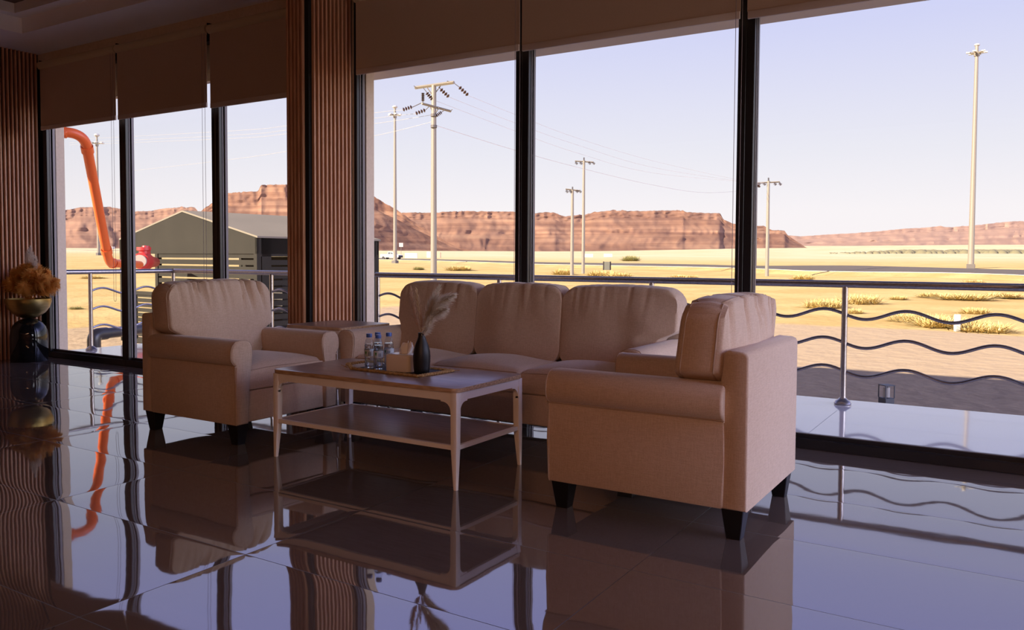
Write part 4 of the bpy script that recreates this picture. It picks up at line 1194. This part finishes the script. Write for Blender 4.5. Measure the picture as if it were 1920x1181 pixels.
# ------------------------------------------------------------------ scrub, vehicle and small things on the plain
M_SCRUB = mat('dry_scrub', (0.50, 0.36, 0.12), 0.95); noise_col(M_SCRUB, (0.4464, 0.3168, 0.1008), (0.612, 0.4752, 0.216), 6, 3)
M_SCRUBG = mat('green_scrub', (0.16, 0.15, 0.06), 0.95); noise_col(M_SCRUBG, (0.20, 0.19, 0.07), (0.36, 0.30, 0.11), 6, 3)
def bush_mesh(seed, mt):
    rnd = random.Random(seed); b = MB()
    for k in range(900):
        a = rnd.uniform(0, 2 * PI); ph = rnd.uniform(.15, 1.45); l_ = rnd.uniform(.5, 1)
        d = Vector((math.cos(a) * math.cos(ph), math.sin(a) * math.cos(ph), math.sin(ph) * .75)); s_ = d.cross(Vector((0, 0, 1))).normalized() * .018
        p0 = d * .1 + Vector((rnd.uniform(-.35, .35), rnd.uniform(-.35, .35), 0)); p1 = p0 + d * l_ * .7
        vs = [b.bm.verts.new(q) for q in (p0 - s_, p0 + s_, p1)]; b.bm.faces.new(vs)
    return b.mesh('scrub_bush', mt)
BM = [bush_mesh(k, M_SCRUB) for k in range(3)]; BG = bush_mesh(9, M_SCRUBG)
# pixel, depth, width m, height m, green, label
bushes = [
 (1850, 600, 22.5, 2.6, .55, 0, 'pale dry scrub bush at the right picture edge below the handrail'),
 (1830, 575, 30, 2.0, .5, 0, 'small pale scrub bush above and left of the one at the right picture edge'),
 (1770, 590, 24, 3.4, .75, 0, 'large golden scrub bush beside the white marker block'),
 (1815, 592, 23.5, 2.6, .55, 0, 'golden scrub bush touching the right side of the white marker block'),
 (1710, 582, 26, 2.4, .6, 0, 'white-gold scrub bush left of the largest one'),
 (1600, 574, 30, 1.4, .4, 0, 'small scrub bush immediately right of the railing post'),
 (1545, 556, 33, 3.0, .8, 0, 'round golden scrub bush immediately left of the railing post under the handrail'),
 (1610, 551, 36, 3.4, .9, 0, 'tall golden scrub bush right of the railing post under the handrail'),
 (1685, 545, 40, 1.5, .4, 0, 'small tuft of scrub alone under the handrail'),
 (1755, 547, 42, 3.2, .5, 0, 'low brownish scrub patch under the handrail'),
 (1810, 549, 40, 4.4, .6, 0, 'wide low scrub patch under the handrail'),
 (1880, 549, 42, 4.0, .5, 0, 'low scrub patch under the handrail at the right'),
 (1505, 521, 70, 3.6, .9, 0, 'rounded scrub bush beside the road bend above the handrail'),
 (1825, 526, 60, 3.0, .6, 0, 'small scrub bush above the handrail in the right window'),
 (1056, 508, 84, 4.2, 1.3, 0, 'yellow scrub bush at the foot of the shorter pole'),
 (1130, 511, 78, 6.0, 1.2, 0, 'wide yellow scrub right of the pole pair'),
 (1160, 514, 74, 5.0, 1.0, 0, 'yellow scrub continuing right of the utility cabinet'),
 (1280, 516, 72, 5.0, .7, 0, 'low scrub left of the second mullion'),
 (1145, 538, 44, 2.6, .8, 1, 'greenish scrub bush just below the handrail behind the sofa'),
 (860, 500, 100, 6.0, 1.2, 0, 'yellow scrub right of the near utility pole'),
 (826, 524, 54, 1.2, .9, 0, 'small green-gold tuft at the foot of the near utility pole'),
 (785, 501, 100, 2.4, .9, 1, 'small green scrub left of the near utility pole'),
 (1182, 488, 210, 8.0, 3.0, 1, 'single dark bush beyond the road in the second window'),
 (143, 496, 30, .9, .28, 1, 'small green scrub on the sand in the leftmost window'),
 (152, 569, 15, .7, .14, 1, 'dark low twigs on the sand in the leftmost window'),
 (175, 487, 60, 3.0, .5, 0, 'pale scrub on the sand behind the orange pipe')]
for k, (px, py, d, wd, ht, g, lab) in enumerate(bushes):
    o = bpy.data.objects.new('scrub_bush', BG if g else BM[k % 3]); COL.objects.link(o)
    p = gpt(px, d); o.location = (p.x, p.y, p.z - .03); o.scale = (wd / 2, wd / 2, ht); o.rotation_euler = (0, 0, k * 1.7)
    tag(o, lab, 'bush', 'scrub bushes on the desert plain')
# dark line of far vegetation
b = MB(); rnd = random.Random(8)
for k in range(900):
    px = 1553 + (rnd.random() ** .8) * 800; d = 900 + rnd.uniform(-40, 160)
    p = gpt(px, d); s_ = rnd.uniform(1.2, 3.6) * sm(1540, 1700, px) + .6
    b.lathe([(0, -1), (s_ * 1.6, 0), (s_ * 1.4, s_ * .5), (s_ * .6, s_), (0, s_ * 1.1)], p, 6)
M_FARV = mat('far_shrub', (0.14, 0.12, 0.07), 0.95)
b.build('far_vegetation', M_FARV, None, smooth=60, label='thin dark green line of far vegetation below the hazy mesa', cat='vegetation', kind='stuff')

# white pickup on the road
M_CARW = mat('vehicle_white', (0.612, 0.576, 0.5472), 0.3); M_TYRE = mat('tyre', (0.03, 0.025, 0.025), 0.8); M_CARG = mat('vehicle_glass', (0.08, 0.09, 0.10), 0.1)
cpos = gpt(734, 196, .32)
car = empty('pickup_truck', cpos, 'white pickup truck driving on the far road beside the shed', 'pickup truck', math.atan2(-rh.y, -rh.x) + .35)
MB().prism([(-2.6, .45), (2.5, .45), (2.6, .7), (2.55, 1.05), (1.5, 1.2), (-2.6, 1.2)], 'y', -.9, .9, .06).build('body', M_CARW, car)
MB().prism([(-.6, 1.18), (1.35, 1.18), (.75, 1.78), (-.5, 1.8)], 'y', -.8, .8, .06).build('cabin', M_CARW, car)
m = MB()
for s_ in (-1, 1): m.prism([(-.45, 1.25), (.25, 1.25), (.25, 1.68), (-.4, 1.68)], 'y', s_ * .81, s_ * .83); m.prism([(.35, 1.25), (1.1, 1.25), (.7, 1.66), (.35, 1.68)], 'y', s_ * .81, s_ * .83)
m.build('side_window', M_CARG, car)
for x_ in (-1.7, 1.65):
    for s_ in (-1, 1):
        MB().tube([(x_, s_ * .7, .38), (x_, s_ * .95, .38)], .38, 18).build('wheel', M_TYRE, car)
MB().span((2.56, -.85, .45), (2.68, .85, .95), .03).build('bumper', M_TYRE, car)
car.rotation_euler[2] = math.atan2(rh.y, rh.x) - .45
# signs and far objects
M_BUILD = mat('pale_block', (0.576, 0.504, 0.432), 0.7); M_TAN = mat('tan_block', (0.48, 0.30, 0.20), 0.8)
sg = at(752, 481, 205)
so = empty('road_sign', sg, 'small white road sign on a thin post right of the mast', 'sign')
MB().tube([(0, 0, -.6), (0, 0, 3.2)], .05, 8).build('sign_post', M_POLE, so); MB().box((0, 0, 2.9), (1.0, .08, 1.0), 0, rot=Matrix.Rotation(math.atan2(rh.y, rh.x), 3, 'Z')).build('sign_panel', M_LAMP, so)
def block(name, px, py, d, w_, dp, h, mt, label, cat):
    p = at(px, py, d)
    o = MB().box((0, 0, h / 2 - .25), (w_, dp, h + .5), .02, 1).build(name, mt, None, label=label, cat=cat); o.location = p; o.rotation_euler = (0, 0, math.atan2(rh.y, rh.x))
block('barrier', 771, 481, 240, 3.6, 1, 1.0, M_BUILD, 'white low barrier beyond the road left of the near pole', 'barrier')
block('container', 815, 480.5, 250, 3.6, 2, 1.2, M_TAN, 'tan container beyond the road behind the near pole', 'container')
block('container', 805, 480, 246, 1.4, 1.5, 1.3, M_BUILD, 'pale container beside the tan one behind the near pole', 'container')
block('barrier', 1103, 480, 330, 3.6, 2, .9, M_BUILD, 'tiny white barrier beyond the road right of the pole pair', 'barrier')
block('barrier', 1140, 479.5, 330, 3.2, 2, .8, M_BUILD, 'tiny white barrier above the utility cabinet', 'barrier')
block('building', 205, 469, 900, 9, 6, 4, M_BUILD, 'tiny pale building far away behind the orange pipe', 'building')
block('marker_block', 1795, 601, 22.5, .15, .12, .17, M_LAMP, 'small white marker block on the sand beside the golden scrub', 'marker')
M_CAB = mat('cabinet_grey', (0.12, 0.115, 0.09), 0.6)
cb = at(1138, 504, 95); co = empty('utility_cabinet', cb, 'grey utility cabinet on the near side of the road', 'cabinet', math.atan2(rh.y, rh.x))
MB().box((0, 0, .35), (.62, .5, .95), .02, 1).build('cabinet_body', M_CAB, co)
for s_ in (-1, 1): MB().box((s_ * .40, 0, .35), (.10, .3, 1.0)).build('side_post', M_TYRE, co)

# bollard lamp on the earth yard
M_BOLL = mat('bollard_grey', (0.045, 0.05, 0.07), 0.5)
bp_ = at(1662.5, 721, 8.9); 
bo = empty('bollard_light', Vector((bp_.x, bp_.y, -.9)), 'dark square bollard light with white lamp on the yard below the railing', 'bollard light', math.atan2(rh.y, rh.x) + .25)
hh = bp_.z + .9
MB().box((0, 0, (hh - .14) / 2 - .05), (.115, .115, hh - .14 + .1), .004, 1).build('body', M_BOLL, bo)
m = MB(); m.box((0, 0, hh - .005), (.12, .12, .01))
for a in (-1, 1):
    for c_ in (-1, 1): m.box((a * .055, c_ * .055, hh - .07), (.009, .009, .14))
m.build('cage', M_BOLL, bo)
MB().tube([(0, 0, hh - .135), (0, 0, hh - .03)], .035, 16).build('lamp', M_LAMP, bo)
